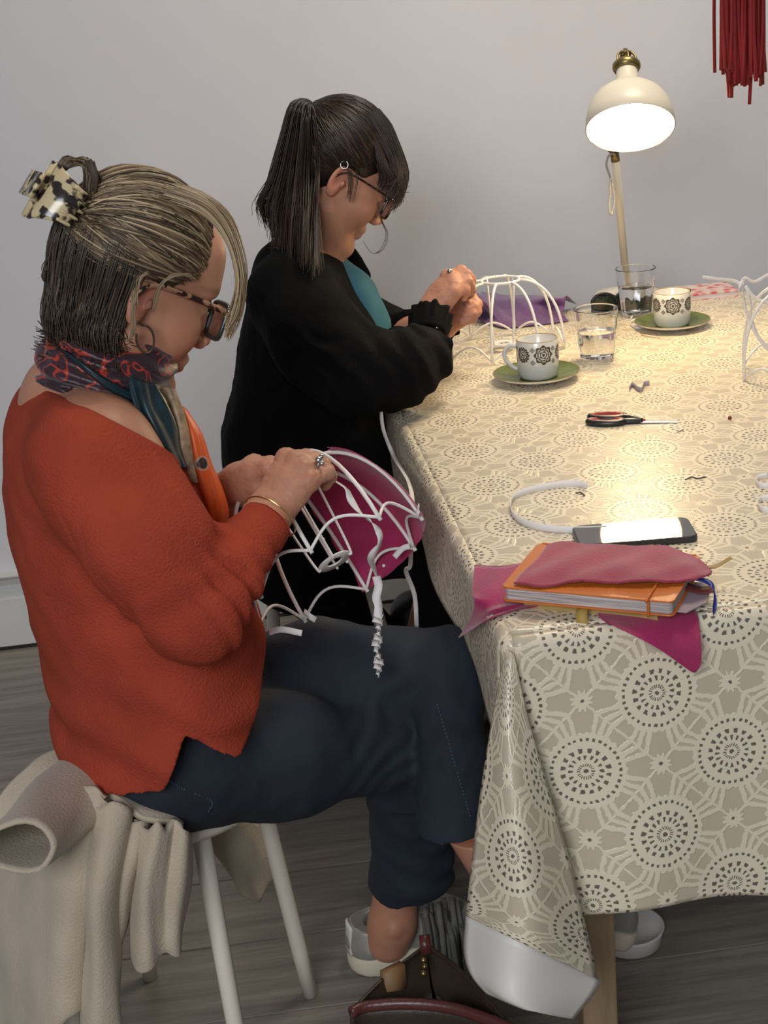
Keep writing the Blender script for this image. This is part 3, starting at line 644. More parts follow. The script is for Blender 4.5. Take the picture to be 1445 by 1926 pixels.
ex = NW/2-.028; el = [RN @ V(ex, -NH/2-.0018, -.001)+nbz, RN @ V(ex, -NH/2-.0018, .0186)+nbz, RN @ V(ex-.001, -NH/2+.004, .0196)+nbz, RN @ V(ex, NH/2, .0192)+nbz]
mk('elastic_band', tube(el, .0016, 6, 30), MO, nb)
mk('bookmark_ribbon', strip([RN @ V(NW/2-.006, .02, .010)+nbz, RN @ V(NW/2+.020, .018, .006)+nbz, RN @ V(NW/2+.030, .0, -.004)+nbz, RN @ V(NW/2+.034, -.022, -.012)+nbz], .006, 24, wv=(.2, 1, .2), twist=[0, .6, -.3, .4]), mat('blue satin ribbon', (.02, .035, .26), .4), nb, label='bright blue bookmark ribbon')
mk('page_marker', strip([RN @ V(NW/2-.01, .045, .013)+nbz, RN @ V(NW/2+.018, .05, .012)+nbz, RN @ V(NW/2+.036, .062, .020)+nbz], .008, 16, wv=(.3, 1, .1)), mat('tan ribbon', (.40, .26, .10), .6), nb)
mk('page_marker', strip([RN @ V(NW/2-.006, .005, .006)+nbz, RN @ V(NW/2+.014, .0, .004)+nbz, RN @ V(NW/2+.026, .004, .005)+nbz], .016, 12, wv=(.1, 1, .1)), mat('dark red card', (.13, .02, .02), .6), nb)
mk('loose_paper', xf(prism([(NW/2-.03, -.05), (NW/2+.010, -.052), (NW/2+.026, -.02), (NW/2+.020, .03), (NW/2-.03, .03)], .001, .0022), RN, nbz+V(0, 0, -.002)), mat('mauve paper', (.33, .26, .29), .7), nb, smooth=False)
mk('page_tab', strip([RN @ V(-NW*.02-.0, -NH/2+.012, -.001)+nbz, RN @ V(-NW*.02, -NH/2-.004, -.002)+nbz, RN @ V(-NW*.02+.003, -NH/2-.012, -.010)+nbz, RN @ V(-NW*.02+.004, -NH/2-.016, -.0135)+nbz], .013, 14, wv=tuple(nb_d)), mat('gold ribbon', (.44, .29, .07), .5), nb)
# cloth folded on top
NL = lambda u, w, z: RN @ V(u*NW/2, w*NH/2, z)+nbz
top = [[NL(-.86, -.90, .0196), NL(-.55, -.96, .021), NL(-.2, -.72, .022), NL(.2, -.62, .023), NL(.55, -.52, .0235), NL(.93, -.34, .023), NL(1.12, -.2, .021)],
       [NL(-.84, -.5, .022), NL(-.55, -.5, .025), NL(-.2, -.3, .024), NL(.2, -.25, .026), NL(.55, -.12, .025), NL(.95, .02, .025), NL(1.24, .06, .022)],
       [NL(-.80, .1, .022), NL(-.55, .1, .024), NL(-.2, .2, .026), NL(.2, .3, .024), NL(.55, .4, .026), NL(.95, .35, .024), NL(1.2, .3, .021)],
       [NL(-.82, .74, .021), NL(-.55, .86, .025), NL(-.2, .82, .024), NL(.2, .9, .025), NL(.55, .98, .024), NL(.9, .8, .022), NL(1.06, .55, .020)]]
pv, pf_ = patch(top, 40, 64); g_ = pv.reshape(40, 64, 3)
g_[:, :, 2] += .0014*np.sin(np.linspace(0, 21, 64))[None, :]*np.sin(np.linspace(0, 7, 40)+1)[:, None]
g_[0, :, :2] += RNG.normal(0, .0007, (64, 2)); g_[-1, :, :2] += RNG.normal(0, .0008, (64, 2)); g_[:, -1, :2] += RNG.normal(0, .001, (40, 2))
M_pink = mat('raspberry cotton', (.36, .030, .075), .75, noise=.2, nscale=20, bump=.25, bscale=300, sheen=.3)
cf = mk('fabric_piece', (pv, gridf(40, 64)), M_pink, label='folded raspberry cotton lying on top of the orange notebook', cat='fabric', group='magenta fabric pieces'); solid(cf, .0024, 1)
mk('pin', ball(at(1302, 1061, NL(.75, .3, 0)[1])+V(0, 0, .002), .0022), M_pinb, label='dark round pin head stuck in the folded raspberry cotton', cat='pin')
# cloth under it, with points hanging over the edge
U_ = lambda px, py, dz=.004: atz(px, py, TZ+dz)
rowA = [[U_(893, 1062, .010), U_(945, 1064, .016), U_(1010, 1055, .012), U_(1060, 1062, .010)], [U_(888, 1112, .006), U_(930, 1108, .012), U_(985, 1098, .010), U_(1040, 1100, .010)], [U_(893, 1132, .004), U_(940, 1135, .005), U_(990, 1128, .006), U_(1040, 1130, .007)], [at(880, 1170, U_(880, 1150)[1]-.02), U_(926, 1150, .003), U_(970, 1143, .004), U_(1010, 1140, .005)]]
rowA[3][0] = atx(882, 1168, .245); rowA.append([atx(861, 1201, .243), atx(885, 1185, .2445), atx(910, 1168, .2465), U_(945, 1152, .002)])
p2_, f2_ = patch(rowA, 30, 30)
cl2 = mk('fabric_piece', (p2_, f2_), M_magenta, label='magenta cotton with a pointed corner over the left table edge', cat='fabric', group='magenta fabric pieces'); solid(cl2, .0008, 1)
yf = 1.500
rowB = [[U_(1120, 1120, .004), U_(1180, 1118, .004), U_(1240, 1118, .004), U_(1290, 1125, .004)], [U_(1128, 1160, .003), U_(1190, 1158, .003), U_(1250, 1152, .003), U_(1311, 1152, .003)], [at(1170, 1183, 1.520), at(1215, 1185, 1.518), at(1265, 1185, 1.516), at(1317, 1185, 1.514)], [at(1232, 1216, 1.502), at(1258, 1222, 1.500), at(1288, 1224, 1.498), at(1320, 1228, 1.496)], [at(1298, 1262, 1.494), at(1304, 1265, 1.493), at(1310, 1264, 1.492), at(1318, 1252, 1.492)]]
p2_, f2_ = patch(rowB, 30, 30)
cl3 = mk('fabric_piece', (p2_, f2_), M_magenta, label='magenta cotton with a pointed corner hanging over the front lace edge', cat='fabric', group='magenta fabric pieces'); solid(cl3, .0008, 1)

# ---- purple cloth, sunglasses, pink notebook
M_pur = mat('purple silk', (.16, .055, .20), .55, noise=.35, nscale=14, bump=.2, bscale=150, sheen=.3)
Uq = lambda px, py, z: atz(px, py, TZ+z)
rp = [[Uq(893, 604, .003), Uq(925, 611, .004), Uq(950, 617, .004), Uq(985, 614, .004), Uq(1030, 609, .004), Uq(1070, 604, .003)], [Uq(884, 586, .02), Uq(915, 590, .014), Uq(945, 606, .010), Uq(985, 600, .010), Uq(1030, 594, .010), Uq(1058, 590, .012)],
      [Uq(885, 572, .035), Uq(910, 570, .050), Uq(938, 584, .018), Uq(985, 580, .022), Uq(1030, 575, .026), Uq(1062, 578, .022)], [Uq(895, 560, .05), Uq(915, 556, .045), Uq(945, 565, .028), Uq(985, 562, .030), Uq(1035, 562, .042), Uq(1066, 560, .040)], [Uq(900, 556, .02), Uq(920, 552, .03), Uq(955, 556, .02), Uq(1000, 556, .02), Uq(1045, 560, .02), Uq(1084, 572, .006)]]
pv, pf_ = patch(rp, 44, 60); g_ = pv.reshape(44, 60, 3); a_ = np.linspace(0, 1, 60)[None, :]; b_ = np.linspace(0, 1, 44)[:, None]
g_[:, :, 2] += np.maximum(0, .005*np.sin(a_*26+b_*9)*np.sin(b_*math.pi)+.006*np.exp(-((a_-.1)/.12)**2)*np.sin(b_*18+a_*30))
pc_ = mk('fabric_piece', (pv, gridf(44, 60)), M_pur, label='crumpled purple cloth lying behind the standing wire frame', cat='fabric'); solid(pc_, .001, 1)
M_lens = mat('dark green lens', (.012, .02, .012), .05, coat=.5)
sg = empty('sunglasses', tuple(atz(1140, 588, TZ))); tag(sg, 'black sunglasses folded in front of the lamp base', 'sunglasses')
SY = atz(1140, 588, TZ)[1]
def lens_poly(pts, Y, dY=.0): return [at(px, py, Y+dY*(px-1140)) for px, py in pts]
lp = crom([at(px, py, SY) for px, py in ((1113, 584), (1114, 566), (1124, 555), (1140, 552), (1156, 558), (1164, 572), (1166, 586), (1140, 587), (1113, 584))], 40)[:-1]
mk('frame', tube(lp, .0026, 8, closed=True), M_blk, sg)
mk('lens', (np.vstack([lp, lp.mean(0)[None]]), [[i, (i+1) % 39, 39] for i in range(39)]), M_lens, sg)
lp2 = lp+V(.052, .012, -.002)
mk('frame', tube(lp2, .0026, 8, closed=True), M_blk, sg)
mk('lens', (np.vstack([lp2, lp2.mean(0)[None]]), [[i, (i+1) % 39, 39] for i in range(39)]), M_lens, sg)
mk('bridge', tube([at(1165, 574, SY), at(1172, 573, SY+.006)], .0026, 8), M_blk, sg)
mk('temple', tube([at(1118, 560, SY), at(1126, 572, SY+.012), at(1150, 586, SY+.03), at(1172, 590, SY+.032)], .003, 8, 20), M_blk, sg)
mk('temple', tube([at(1111, 584, SY), at(1140, 589, SY-.012), at(1174, 590, SY-.016)], .003, 8, 20), M_blk, sg)
M_pn = bpy.data.materials.new('pink floral print'); M_pn.use_nodes = True; nt = M_pn.node_tree; b = bs(M_pn)
tc = nt.nodes.new('ShaderNodeTexCoord'); vo = nt.nodes.new('ShaderNodeTexVoronoi'); vo.inputs['Scale'].default_value = 55; nt.links.new(tc.outputs['Object'], vo.inputs[0])
nt.links.new(ramp(nt, vo.outputs['Distance'], [(.25, (.62, .10, .12)), (.4, (.70, .28, .27)), (.6, (.74, .60, .52))]), b.inputs['Base Color']); b.inputs['Roughness'].default_value = .4
n0, n1 = atz(1290, 568, TZ), atz(1391, 558, TZ); nd = nrm(n1-n0); na = math.atan2(nd[1], nd[0]); nc_ = (n0+n1)/2+V(-nd[1], nd[0], 0)*.045+V(0, 0, .0004)
pn = empty('notebook', tuple(nc_)); tag(pn, 'pink floral notebook near the far right table corner', 'notebook')
mk('pages', xf(box(-.015, 0, .006, .135, .088, .009), rotz(na), nc_), mat('notebook pages', (.75, .70, .68), .7), pn, smooth=False)
bevel(mk('cover', xf(box(-.015, 0, .0125, .14, .092, .004), rotz(na), nc_), M_pn, pn, smooth=False), .001)
mk('back_cover', xf(box(-.015, 0, .001, .14, .092, .002), rotz(na), nc_), M_pn, pn, smooth=False)
pe_c = at(1313, 553, nc_[1]-.03)
mk('hair_comb', xf(lathe([(0, 0), (.016, 0), (.014, .006), (.006, .009), (0, .0095)], 20), np.diag([1, .6, .8]), (nc_+rotz(na) @ V(-.052, -.015, .0148))), M_blk, label='small black lump lying on the pink floral notebook beside the cup', cat='trinket')

# ================================================================== red tassel hanging from above
M_tas = mat('red cotton strands', (.32, .016, .016), .8, noise=.45, nscale=40, stretch=(1, 1, .1))
TYY = 2.45; tt_ = at(1392, -60, TYY); tas = empty('tassel', tuple(tt_)); tag(tas, 'red fringe tassel hanging down at the top right corner', 'tassel')
px_, low = (1343, 1442), 0
k = 0
for i in range(80):
    px = 1359+79*(i/79) if i < 79 else 1345
    dep = TYY+random.uniform(-.028, .028)
    a = at(px, -90, dep); e = 150+random.uniform(-24, 14)
    if i == 79: e = 137
    if i in (11, 16): e = 184
    if i in (52,): e = 196
    b_ = at(px+random.uniform(-2.5, 2.5)+.5, e, dep)
    b_[0] = a[0]+random.uniform(-.004, .004); b_[1] = a[1]+random.uniform(-.003, .003)
    mid = (a+b_)/2+V(random.uniform(-.005, .005), random.uniform(-.004, .004), 0)
    mk('strand', strip([a, mid, b_], random.uniform(.0045, .0062), 9, wv=(1, random.uniform(-.5, .5), 0), twist=[0, random.uniform(-.5, .5)], t=.0012), M_tas, tas)
mk('head', xf(lathe([(0, -.03), (.040, -.03), (.043, 0), (.036, .03), (.016, .045), (.004, .06), (.003, .42), (0, .42)], 24), loc=at(1398, -105, TYY)), M_tas, tas)

# ================================================================== under the table: tub, bag, fringe
tub_c = atz(1208, 1806, 0); 
tub = mk('storage_tub', xf(lathe([(0, .001), (.044, .001), (.048, .004), (.052, .026), (.054, .032), (.051, .032), (.046, .008), (0, .006)], 40), loc=tub_c+V(-.006, .048, -.0)), mat('white plastic', (.72, .70, .66), .4), label='white rounded plastic tub on the floor behind the table leg', cat='tub')
# ================================================================== people: shared builders
def skin_mat(name, base, red):
    m = mat(name, base, .5, sss=.15, spec=.35); nt = m.node_tree; b = bs(m)
    a = nt.nodes.new('ShaderNodeAttribute'); a.attribute_name = 'flush'; br = nt.nodes.new('ShaderNodeAttribute'); br.attribute_name = 'brow'
    tc = nt.nodes.new('ShaderNodeTexCoord'); n = nt.nodes.new('ShaderNodeTexNoise'); n.inputs['Scale'].default_value = 45; n.inputs['Detail'].default_value = 4; nt.links.new(tc.outputs['Object'], n.inputs[0])
    m1 = nt.nodes.new('ShaderNodeMix'); m1.data_type = 'RGBA'; m1.inputs['A'].default_value = tuple(base)+(1,); m1.inputs['B'].default_value = tuple(red)+(1,)
    f = X(nt, n.outputs['Fac'])*.55-.12+X(nt, a.outputs['Fac']); nt.links.new(f.op('MAXIMUM', 0).op('MINIMUM', 1).s, m1.inputs['Factor'])
    m2 = nt.nodes.new('ShaderNodeMix'); m2.data_type = 'RGBA'; m2.inputs['B'].default_value = (.09, .055, .035, 1); nt.links.new(m1.outputs['Result'], m2.inputs['A']); nt.links.new(br.outputs['Fac'], m2.inputs['Factor'])
    nt.links.new(m2.outputs['Result'], b.inputs['Base Color'])
    bp = nt.nodes.new('ShaderNodeBump'); bp.inputs['Strength'].default_value = .12; bp.inputs['Distance'].default_value = .0015
    n2 = nt.nodes.new('ShaderNodeTexNoise'); n2.inputs['Scale'].default_value = 260; nt.links.new(tc.outputs['Object'], n2.inputs[0]); nt.links.new(n2.outputs['Fac'], bp.inputs['Height']); nt.links.new(bp.outputs[0], b.inputs['Normal'])
    return m
def make_head(O, B, chest, rneck=.052, h=.0019, age=0.0):
    """head in local axes x forward, y left, z up; chest = world point the neck runs to"""
    s = SDF((-.13, -.1, -.25), (.135, .1, .155), h); nb_ = (np.asarray(chest)-O) @ B
    s.ell((-.008, 0, .044), (.088, .075, .084), k=.0)
    s.ell((.028, 0, -.012), (.064, .060, .088), k=.03)
    s.cap((-.012, 0, -.02), nb_, rneck*.98, rneck*1.08, k=.025)
    for y in (-1, 1):
        s.cap((-.002, y*.054, -.050), (.060, y*.016, -.094), .017, .015, k=.025)        # jaw
        s.ell((.052, y*.040, -.022), (.026, .022, .024), k=.03)                          # cheek
    s.ell((.072, 0, -.094), (.019, .021, .016), k=.02)                                   # chin
    s.cap((.078, -.034, .034), (.078, .034, .034), .013, k=.018)                         # brow ridge
    s.ell((.064, 0, .068), (.032, .052, .038), k=.03)                                    # forehead
    for y in (-1, 1):
        s.ell((.093, y*.031, .010), (.014, .017, .011), k=.014, op='sub')                # socket
        s.ell((.0745, y*.031, .009), (.0125, .0145, .0115), k=.006)                      # lids over the eyeball
    s.cap((.087, 0, .022), (.108, 0, -.024), .0068, .0092, k=.014)                       # nose
    for y in (-1, 1): s.ell((.0985, y*.0105, -.030), (.0100, .0072, .0075), k=.007)
    for y in (-1, 1): s.ell((.101, y*.0065, -.0375), (.004, .003, .003), k=.003, op='sub')
    s.cap((.084, -.015, -.0545), (.084, .015, -.0545), .0065, k=.014); s.ell((.0885, 0, -.0540), (.0062, .015, .0052), k=.008)   # lips
    s.ell((.0855, 0, -.0665), (.0068, .016, .0056), k=.008)
    s.cap((.0945, -.020, -.0602), (.0945, .020, -.0602), .0014, k=.004, op='sub')
    if age:
        for y in (-1, 1): s.cap((.088, y*.017, -.034), (.079, y*.031, -.062), .0028, .002, k=.012, op='sub')
    for y in (-1, 1):                                                                    # ears
        M = rotz(-y*.42) @ roty(.18); c = V(-.010, y*.0745, .002)
        s.ell(c, (.0165, .0062, .029), M, k=.006)
        s.ell(c+V(-.002, 0, -.022), (.0085, .006, .010), M, k=.006)
        s.ell(c+V(.001, y*.0065, .004), (.0098, .0045, .019), M, k=.004, op='sub')
        s.ell(c+V(.009, y*.0045, -.004), (.004, .0035, .006), M, k=.004)
    v, f = s.mesh(); 
    fl_ = .55*np.exp(-(((v[:, 0]-.092)/.012)**2+((v[:, 1])/.019)**2+((v[:, 2]+.060)/.0095)**2)**2)
    fl_ += .35*np.exp(-(((v[:, 0]-.06)/.03)**2+((np.abs(v[:, 1])-.045)/.022)**2+((v[:, 2]+.025)/.022)**2))
    fl_ += .3*np.exp(-(((v[:, 0]-.108)/.014)**2+(v[:, 1]/.014)**2+((v[:, 2]+.028)/.014)**2))+.3*(np.abs(v[:, 1]) > .072)
    bw = .85*np.exp(-(((np.abs(v[:, 1])-.034)/.019)**4+((v[:, 2]-.0335-.004*np.cos((np.abs(v[:, 1])-.034)*60))/.0042)**2))*(v[:, 0] > .06)
    bw = np.maximum(bw, .9*np.exp(-(((np.abs(v[:, 1])-.031)/.013)**4+((v[:, 2]-.0005)/.0016)**2))*(v[:, 0] > .07))
    return (O+v @ B.T, f), fl_, bw
def make_hand(wrist, arm, mcp, pip, tip, thumb, h=.0014, sc=1.0, dors=None):
    P_ = np.array(mcp+pip+tip+thumb+[wrist, arm]); s = SDF(P_.min(0)-.03, P_.max(0)+.03, h); w = np.asarray(wrist)
    R_ = [.0100, .0103, .0098, .0088]
    lat = nrm(mcp[0]-mcp[3]); 
    for i in range(4): s.cap(w+(mcp[i]-mcp[1])*.42, mcp[i], .0150*sc, R_[i]*1.12*sc, k=.014)
    for i in range(3): s.cap((w*.35+mcp[i]*.65), (w*.35+mcp[i+1]*.65), .0118*sc, k=.012)
    s.cap(np.asarray(arm), w, .0215*sc, .0185*sc, k=.014, lat=lat, ratio=1.32)
    for i in range(4):
        r_ = R_[i]*sc; pd = pip[i]-mcp[i]; seg = np.linalg.norm(tip[i]-pip[i])
        mid = (pip[i]+tip[i])/2+nrm(pd-nrm(tip[i]-pip[i])*(pd@nrm(tip[i]-pip[i])))*seg*.16
        s.cap(mcp[i], pip[i], r_*1.02, r_*.90, k=.006); s.cap(pip[i], mid, r_*.92, r_*.82, k=.0035); s.cap(mid, tip[i], r_*.82, r_*.70, k=.003)
        if dors is not None: s.ell(mcp[i]+np.asarray(dors)*.004, (.0088*sc,)*3, k=.008)
    t = thumb; s.cap(t[0], t[1], .0165*sc, .0128*sc, k=.014); s.cap(t[1], t[2], .0118*sc, .0104*sc, k=.005); s.cap(t[2], t[3], .0104*sc, .0080*sc, k=.004)
    if dors is not None:
        dn = np.asarray(dors)
        for i in range(4):           # extensor tendons
            s.cap(w*.6+mcp[i]*.4+dn*.0125*sc, mcp[i]+dn*.0085*sc, .0022, .003, k=.008)
    s.disp(lambda x, y, z: .0005*vnoise(x, y, z, .006, 3)+.0004*vnoise(x, y, z, .0022, 4), .01)
    return s.mesh()
def hair_mesh(strands, sides=4):
    vs, fs, tn, off = [], [], [], 0
    for pts, r0, r1, tint in strands:
        m = len(pts); p = np.asarray(pts, float); T = np.gradient(p, axis=0); T /= np.linalg.norm(T, axis=1)[:, None]+1e-9
        n0 = nrm(np.cross(T[0], V(.3, .5, .8))); N_ = n0-T*(T@n0)[:, None]; N_ /= np.linalg.norm(N_, axis=1)[:, None]+1e-9; Bn = np.cross(T, N_)
        k = np.linspace(0, 1, m); rr = (r0+(r1-r0)*k)*np.clip(np.minimum(k*8+.25, 1), 0, 1)
        a = np.arange(sides)*2*math.pi/sides
        v = (p[:, None]+(N_[:, None]*np.cos(a)[None, :, None]+Bn[:, None]*np.sin(a)[None, :, None])*rr[:, None, None]).reshape(-1, 3)
        i, j = np.meshgrid(np.arange(m-1), np.arange(sides), indexing='ij'); j2 = (j+1) % sides
        fs.append(np.stack([i*sides+j, i*sides+j2, (i+1)*sides+j2, (i+1)*sides+j], -1).reshape(-1, 4)+off); vs.append(v); off += len(v)
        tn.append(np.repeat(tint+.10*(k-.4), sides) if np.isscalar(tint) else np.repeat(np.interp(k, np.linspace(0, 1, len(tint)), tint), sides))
    return (np.vstack(vs), np.vstack(fs)), np.concatenate(tn)
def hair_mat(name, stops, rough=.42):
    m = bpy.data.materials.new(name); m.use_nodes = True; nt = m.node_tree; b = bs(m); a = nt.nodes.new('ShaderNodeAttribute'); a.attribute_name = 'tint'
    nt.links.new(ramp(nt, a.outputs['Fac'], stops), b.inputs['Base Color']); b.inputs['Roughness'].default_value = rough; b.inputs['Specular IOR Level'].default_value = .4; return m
HC, HR = V(-.010, 0, .046), V(.094, .0815, .094)     # hair cap ellipsoid in head axes
def hdir(p): return nrm((np.asarray(p)-HC)/HR)
def slerp(a, b, t):
    o = math.acos(np.clip(a@b, -1, 1)); 
    return (np.sin((1-t)*o)[:, None]*a+np.sin(t*o)[:, None]*b)/max(1e-6, math.sin(o))
def swept(a, b, n, lift, bow=(0, 0, 0), wob=.0, lo=1.0, hi=1.06):
    t = np.linspace(0, 1, n); d = slerp(hdir(a), hdir(b), t)+np.outer(np.sin(t*math.pi), bow); d /= np.linalg.norm(d, axis=1)[:, None]
    ph = random.random()*6; d = d+wob*np.stack([np.sin(t*7+ph), np.cos(t*6+ph*2), np.sin(t*5+ph*3)], 1)
    return HC+d*HR*(lo+(hi-lo)*lift*np.sin(t*math.pi*.9+.25))[:, None]
def tort_mat(name, light, dark, scale=60, thr=.5):
    m = bpy.data.materials.new(name); m.use_nodes = True; nt = m.node_tree; b = bs(m); tc = nt.nodes.new('ShaderNodeTexCoord')
    n = nt.nodes.new('ShaderNodeTexNoise'); n.inputs['Scale'].default_value = scale; n.inputs['Detail'].default_value = 1.5; nt.links.new(tc.outputs['Object'], n.inputs[0])
    nt.links.new(ramp(nt, n.outputs['Fac'], [(thr-.04, light), (thr+.03, dark)]), b.inputs['Base Color']); b.inputs['Roughness'].default_value = .18; return m
def spectacles(par, L, M_f, M_l, w=.050, hgt=.038, xf_=.100, zc=.008, thick=.0026, temple=.0032, tz=.012, rim_m=None):
    g = []
    for y in (-1, 1):
        cy = y*.0335; pts = []
        for a in np.linspace(0, 2*math.pi, 37)[:-1]:
            c, s_ = math.cos(a), math.sin(a); e_ = .42
            pts.append(L((xf_-.10*abs(cy+w/2*np.sign(c)*abs(c)**e_)**1.35*.9, cy+w/2*np.sign(c)*abs(c)**e_, zc+hgt/2*np.sign(s_)*abs(s_)**e_)))
        g.append(mk('rim', tube(pts, thick, 8, closed=True), rim_m or M_f, par)); pc = np.mean(pts, 0)
        mk('lens', (np.vstack([np.array(pts), pc[None]]), [[i, (i+1) % 36, 36] for i in range(36)]), M_l, par)
        mk('temple', tube([L((xf_-.006, y*.063, zc+hgt*.30)), L((xf_-.014, y*.069, zc+hgt*.32)), L((.05, y*.0735, tz+.005)), L((.005, y*.0795, tz+.006)), L((-.012, y*.0800, tz-.002)), L((-.022, y*.078, tz-.022))], temple, 8, 26, flat=.55), M_f, par)
    mk('bridge', tube([L((xf_-.001, -.0095, zc+.006)), L((xf_+.003, 0, zc+.009)), L((xf_-.001, .0095, zc+.006))], thick, 8, 10), rim_m or M_f, par)

# ================================================================== stool builder
M_stool = mat('cream lacquered steel', (.78, .73, .61), .4)
def stool(c, rot, hgt, label, splay=.055, half=.125):
    e_ = empty('stool', (c[0], c[1], 0)); tag(e_, label, 'stool', 'white stools'); R_ = rotz(rot); c = np.array([c[0], c[1], 0])
    mk('seat', xf(lathe([(0, hgt-.030), (.12, hgt-.032), (.157, hgt-.026), (.166, hgt-.014), (.162, hgt-.004), (.150, hgt), (.10, hgt-.004), (0, hgt-.006)], 48), loc=c), M_stool, e_)
    for sx_ in (-1, 1):
        for sy_ in (-1, 1):
            a = R_ @ V(sx_*(half-.02), sy_*(half-.02), hgt-.028)+c; b_ = R_ @ V(sx_*(half+splay-.02), sy_*(half+splay-.02), .001)+c
            mk('leg', tube([a, b_], [.0125, .0115], 16, 6), M_stool, e_)
    return e_
ST1 = V(-.167, 1.90, 0)
stool(ST1, math.radians(-22), .445, 'white round stool with slanted legs under the woman in orange', half=.118, splay=.034)
stool((.085, 2.78), .3, .44, 'white stool beneath the woman in the black cardigan', half=.11)

# ================================================================== woman in the orange sweater
w1 = empty('person', (-.13, 1.85, 0)); tag(w1, 'seated woman in orange sweater and jeans sewing a wire frame', 'person')
M_skin1 = skin_mat('skin tanned', (.47, .245, .15), (.44, .13, .085))
YB = math.radians(15); fd = V(math.cos(YB), math.sin(YB), 0); rd = V(math.sin(YB), -math.cos(YB), 0); ZU = V(0, 0, 1)
def head_basis(yaw, pitch, tilt=0):
    f = V(math.cos(yaw)*math.cos(pitch), math.sin(yaw)*math.cos(pitch), -math.sin(pitch)); l = V(-math.sin(yaw), math.cos(yaw), 0); u = np.cross(f, l)
    return np.array([f, l*math.cos(tilt)+u*math.sin(tilt), u*math.cos(tilt)-l*math.sin(tilt)]).T
H1B = head_basis(math.radians(20), math.radians(27)); H1O = at(268, 562, 1.755)-H1B @ V(-.010, -.078, .002)
H1L = lambda p: H1O+H1B @ np.asarray(p, float)
neck1 = at(140, 770, 1.84)
hd, flu, brw = make_head(H1O, H1B, neck1+V(.01, 0, .01), .046, age=1)
# torso under the clothes, trapezius
sb = SDF((-.42, 1.52, .10), (.34, 2.16, 1.06), .0065)
shR, shL = at(178, 862, 1.682), at(150, 800, 2.00)
sb.cap(shR, shL, .044, .044, k=.03);  sb.cap(neck1-V(0, 0, .05), H1O+H1B @ V(-.02, 0, -.06), .052, .044, k=.05)
sb.chain([at(145, 815, 1.835), at(205, 960, 1.835), at(300, 1300, 1.835)], [.07, .092, .078], k=.04, lat=rd, ratio=1.45)
for q_, r_ in (([shR, at(362, 1156, 1.615), at(474, 1004, 1.690)], [.045, .036, .026]), ([shL, at(300, 1060, 2.03), at(372, 962, 1.905)], [.045, .036, .026])): sb.chain(q_, r_, k=.02)
for q_, r_ in (([at(290, 1400, 1.76), at(752, 1398, 1.868), at(772, 1480, 1.885), at(741, 1640, 1.995)], [.075, .045, .042, .036]), ([at(330, 1350, 1.93), at(836, 1255, 1.868), at(848, 1400, 1.80), at(872, 1545, 1.778)], [.07, .038, .035, .03])): sb.chain(q_, r_, k=.02)
sb.cap(at(128, 748, 1.82), at(165, 822, 1.735), .046, .040, k=.03); sb.cap(at(128, 748, 1.82), at(140, 800, 1.93), .046, .040, k=.03)
tor = sb.mesh()
A = lambda l: [at(*q) for q in l]
hR = make_hand(at(500, 968, 1.725), at(474, 1004, 1.690), A([(538, 864, 1.772), (557, 869, 1.757), (573, 885, 1.745), (584, 906, 1.735)]), A([(577, 860, 1.795), (594, 866, 1.780), (606, 875, 1.764), (617, 889, 1.750)]),
     A([(606, 888, 1.806), (612, 898, 1.798), (612, 906, 1.788), (613, 913, 1.772)]), A([(512, 925, 1.772), (533, 888, 1.800), (570, 880, 1.818), (604, 890, 1.816)]), sc=1.08, dors=nrm(-FW*.8+UP*.5))
hL = make_hand(at(404, 930, 1.885), at(372, 962, 1.905), A([(478, 876, 1.855), (484, 890, 1.843), (486, 906, 1.836), (484, 922, 1.832)]), A([(508, 872, 1.834), (518, 888, 1.828), (517, 904, 1.824), (510, 918, 1.824)]),
     A([(540, 890, 1.820), (545, 902, 1.818), (540, 912, 1.816), (530, 920, 1.816)]), A([(440, 905, 1.862), (474, 886, 1.836), (505, 880, 1.818), (536, 884, 1.808)]), sc=1.05, dors=nrm(UP*.9+FW*.2))
# ankles
sk = SDF((.02, 1.68, 0), (.40, 2.1, .36), .003)
ak, hl = at(741, 1640, 1.995), at(733, 1800, 2.005)
sk.cap(ak+V(.006, 0, 0), at(739, 1735, 2.0), .036, .033, k=.02); sk.cap(at(738, 1735, 2.0), V(hl[0], hl[1], .055), .034, .034, k=.02); sk.ell(at(742, 1748, 1.968), (.009, .009, .009), k=.012)
lk = at(878, 1545, 1.775); sk.cap(lk, lk+V(.035, .002, -.085), .034, .032, k=.02)
ank = sk.mesh()
# sweater
M_or = mat('orange-red wool knit', (.39, .058, .029), .95, noise=.22, nscale=9, bump=.9, bscale=300, spec=.15)
sw = SDF((-.44, 1.48, .37), (.14, 2.18, 1.03), .0038)
cN = at(128, 775, 1.835)
sw.chain([at(318, 1460, 1.835), at(312, 1360, 1.835), at(290, 1210, 1.835)], [.128, .128, .124], k=.05, lat=rd, ratio=1.52)
sw.chain([at(290, 1210, 1.835), at(240, 1060, 1.835), at(202, 950, 1.835), at(172, 860, 1.835)], [.124, .118, .111, .088], k=.05, lat=rd, ratio=1.42)
sw.chain([at(168, 860, 1.835), at(142, 800, 1.835)], [.09, .062], k=.05, lat=rd, ratio=1.6)
sw.cap(shR, shL, .056, .056, k=.09)
el, wr = at(374, 1156, 1.615), at(494, 992, 1.702)
um = at(285, 1015, 1.625)
sw.chain([shR, um, el], [.056, .055, .048], k=.06); sw.chain([el, at(430, 1070, 1.655), wr], [.050, .043, .036], k=.025)
elL, wrL = at(300, 1060, 2.03), at(388, 948, 1.895)
sw.chain([shL, elL, wrL], [.062, .052, .038], k=.03)
fa_ = wr-el; fl_n = np.linalg.norm(fa_); fa_ = fa_/fl_n
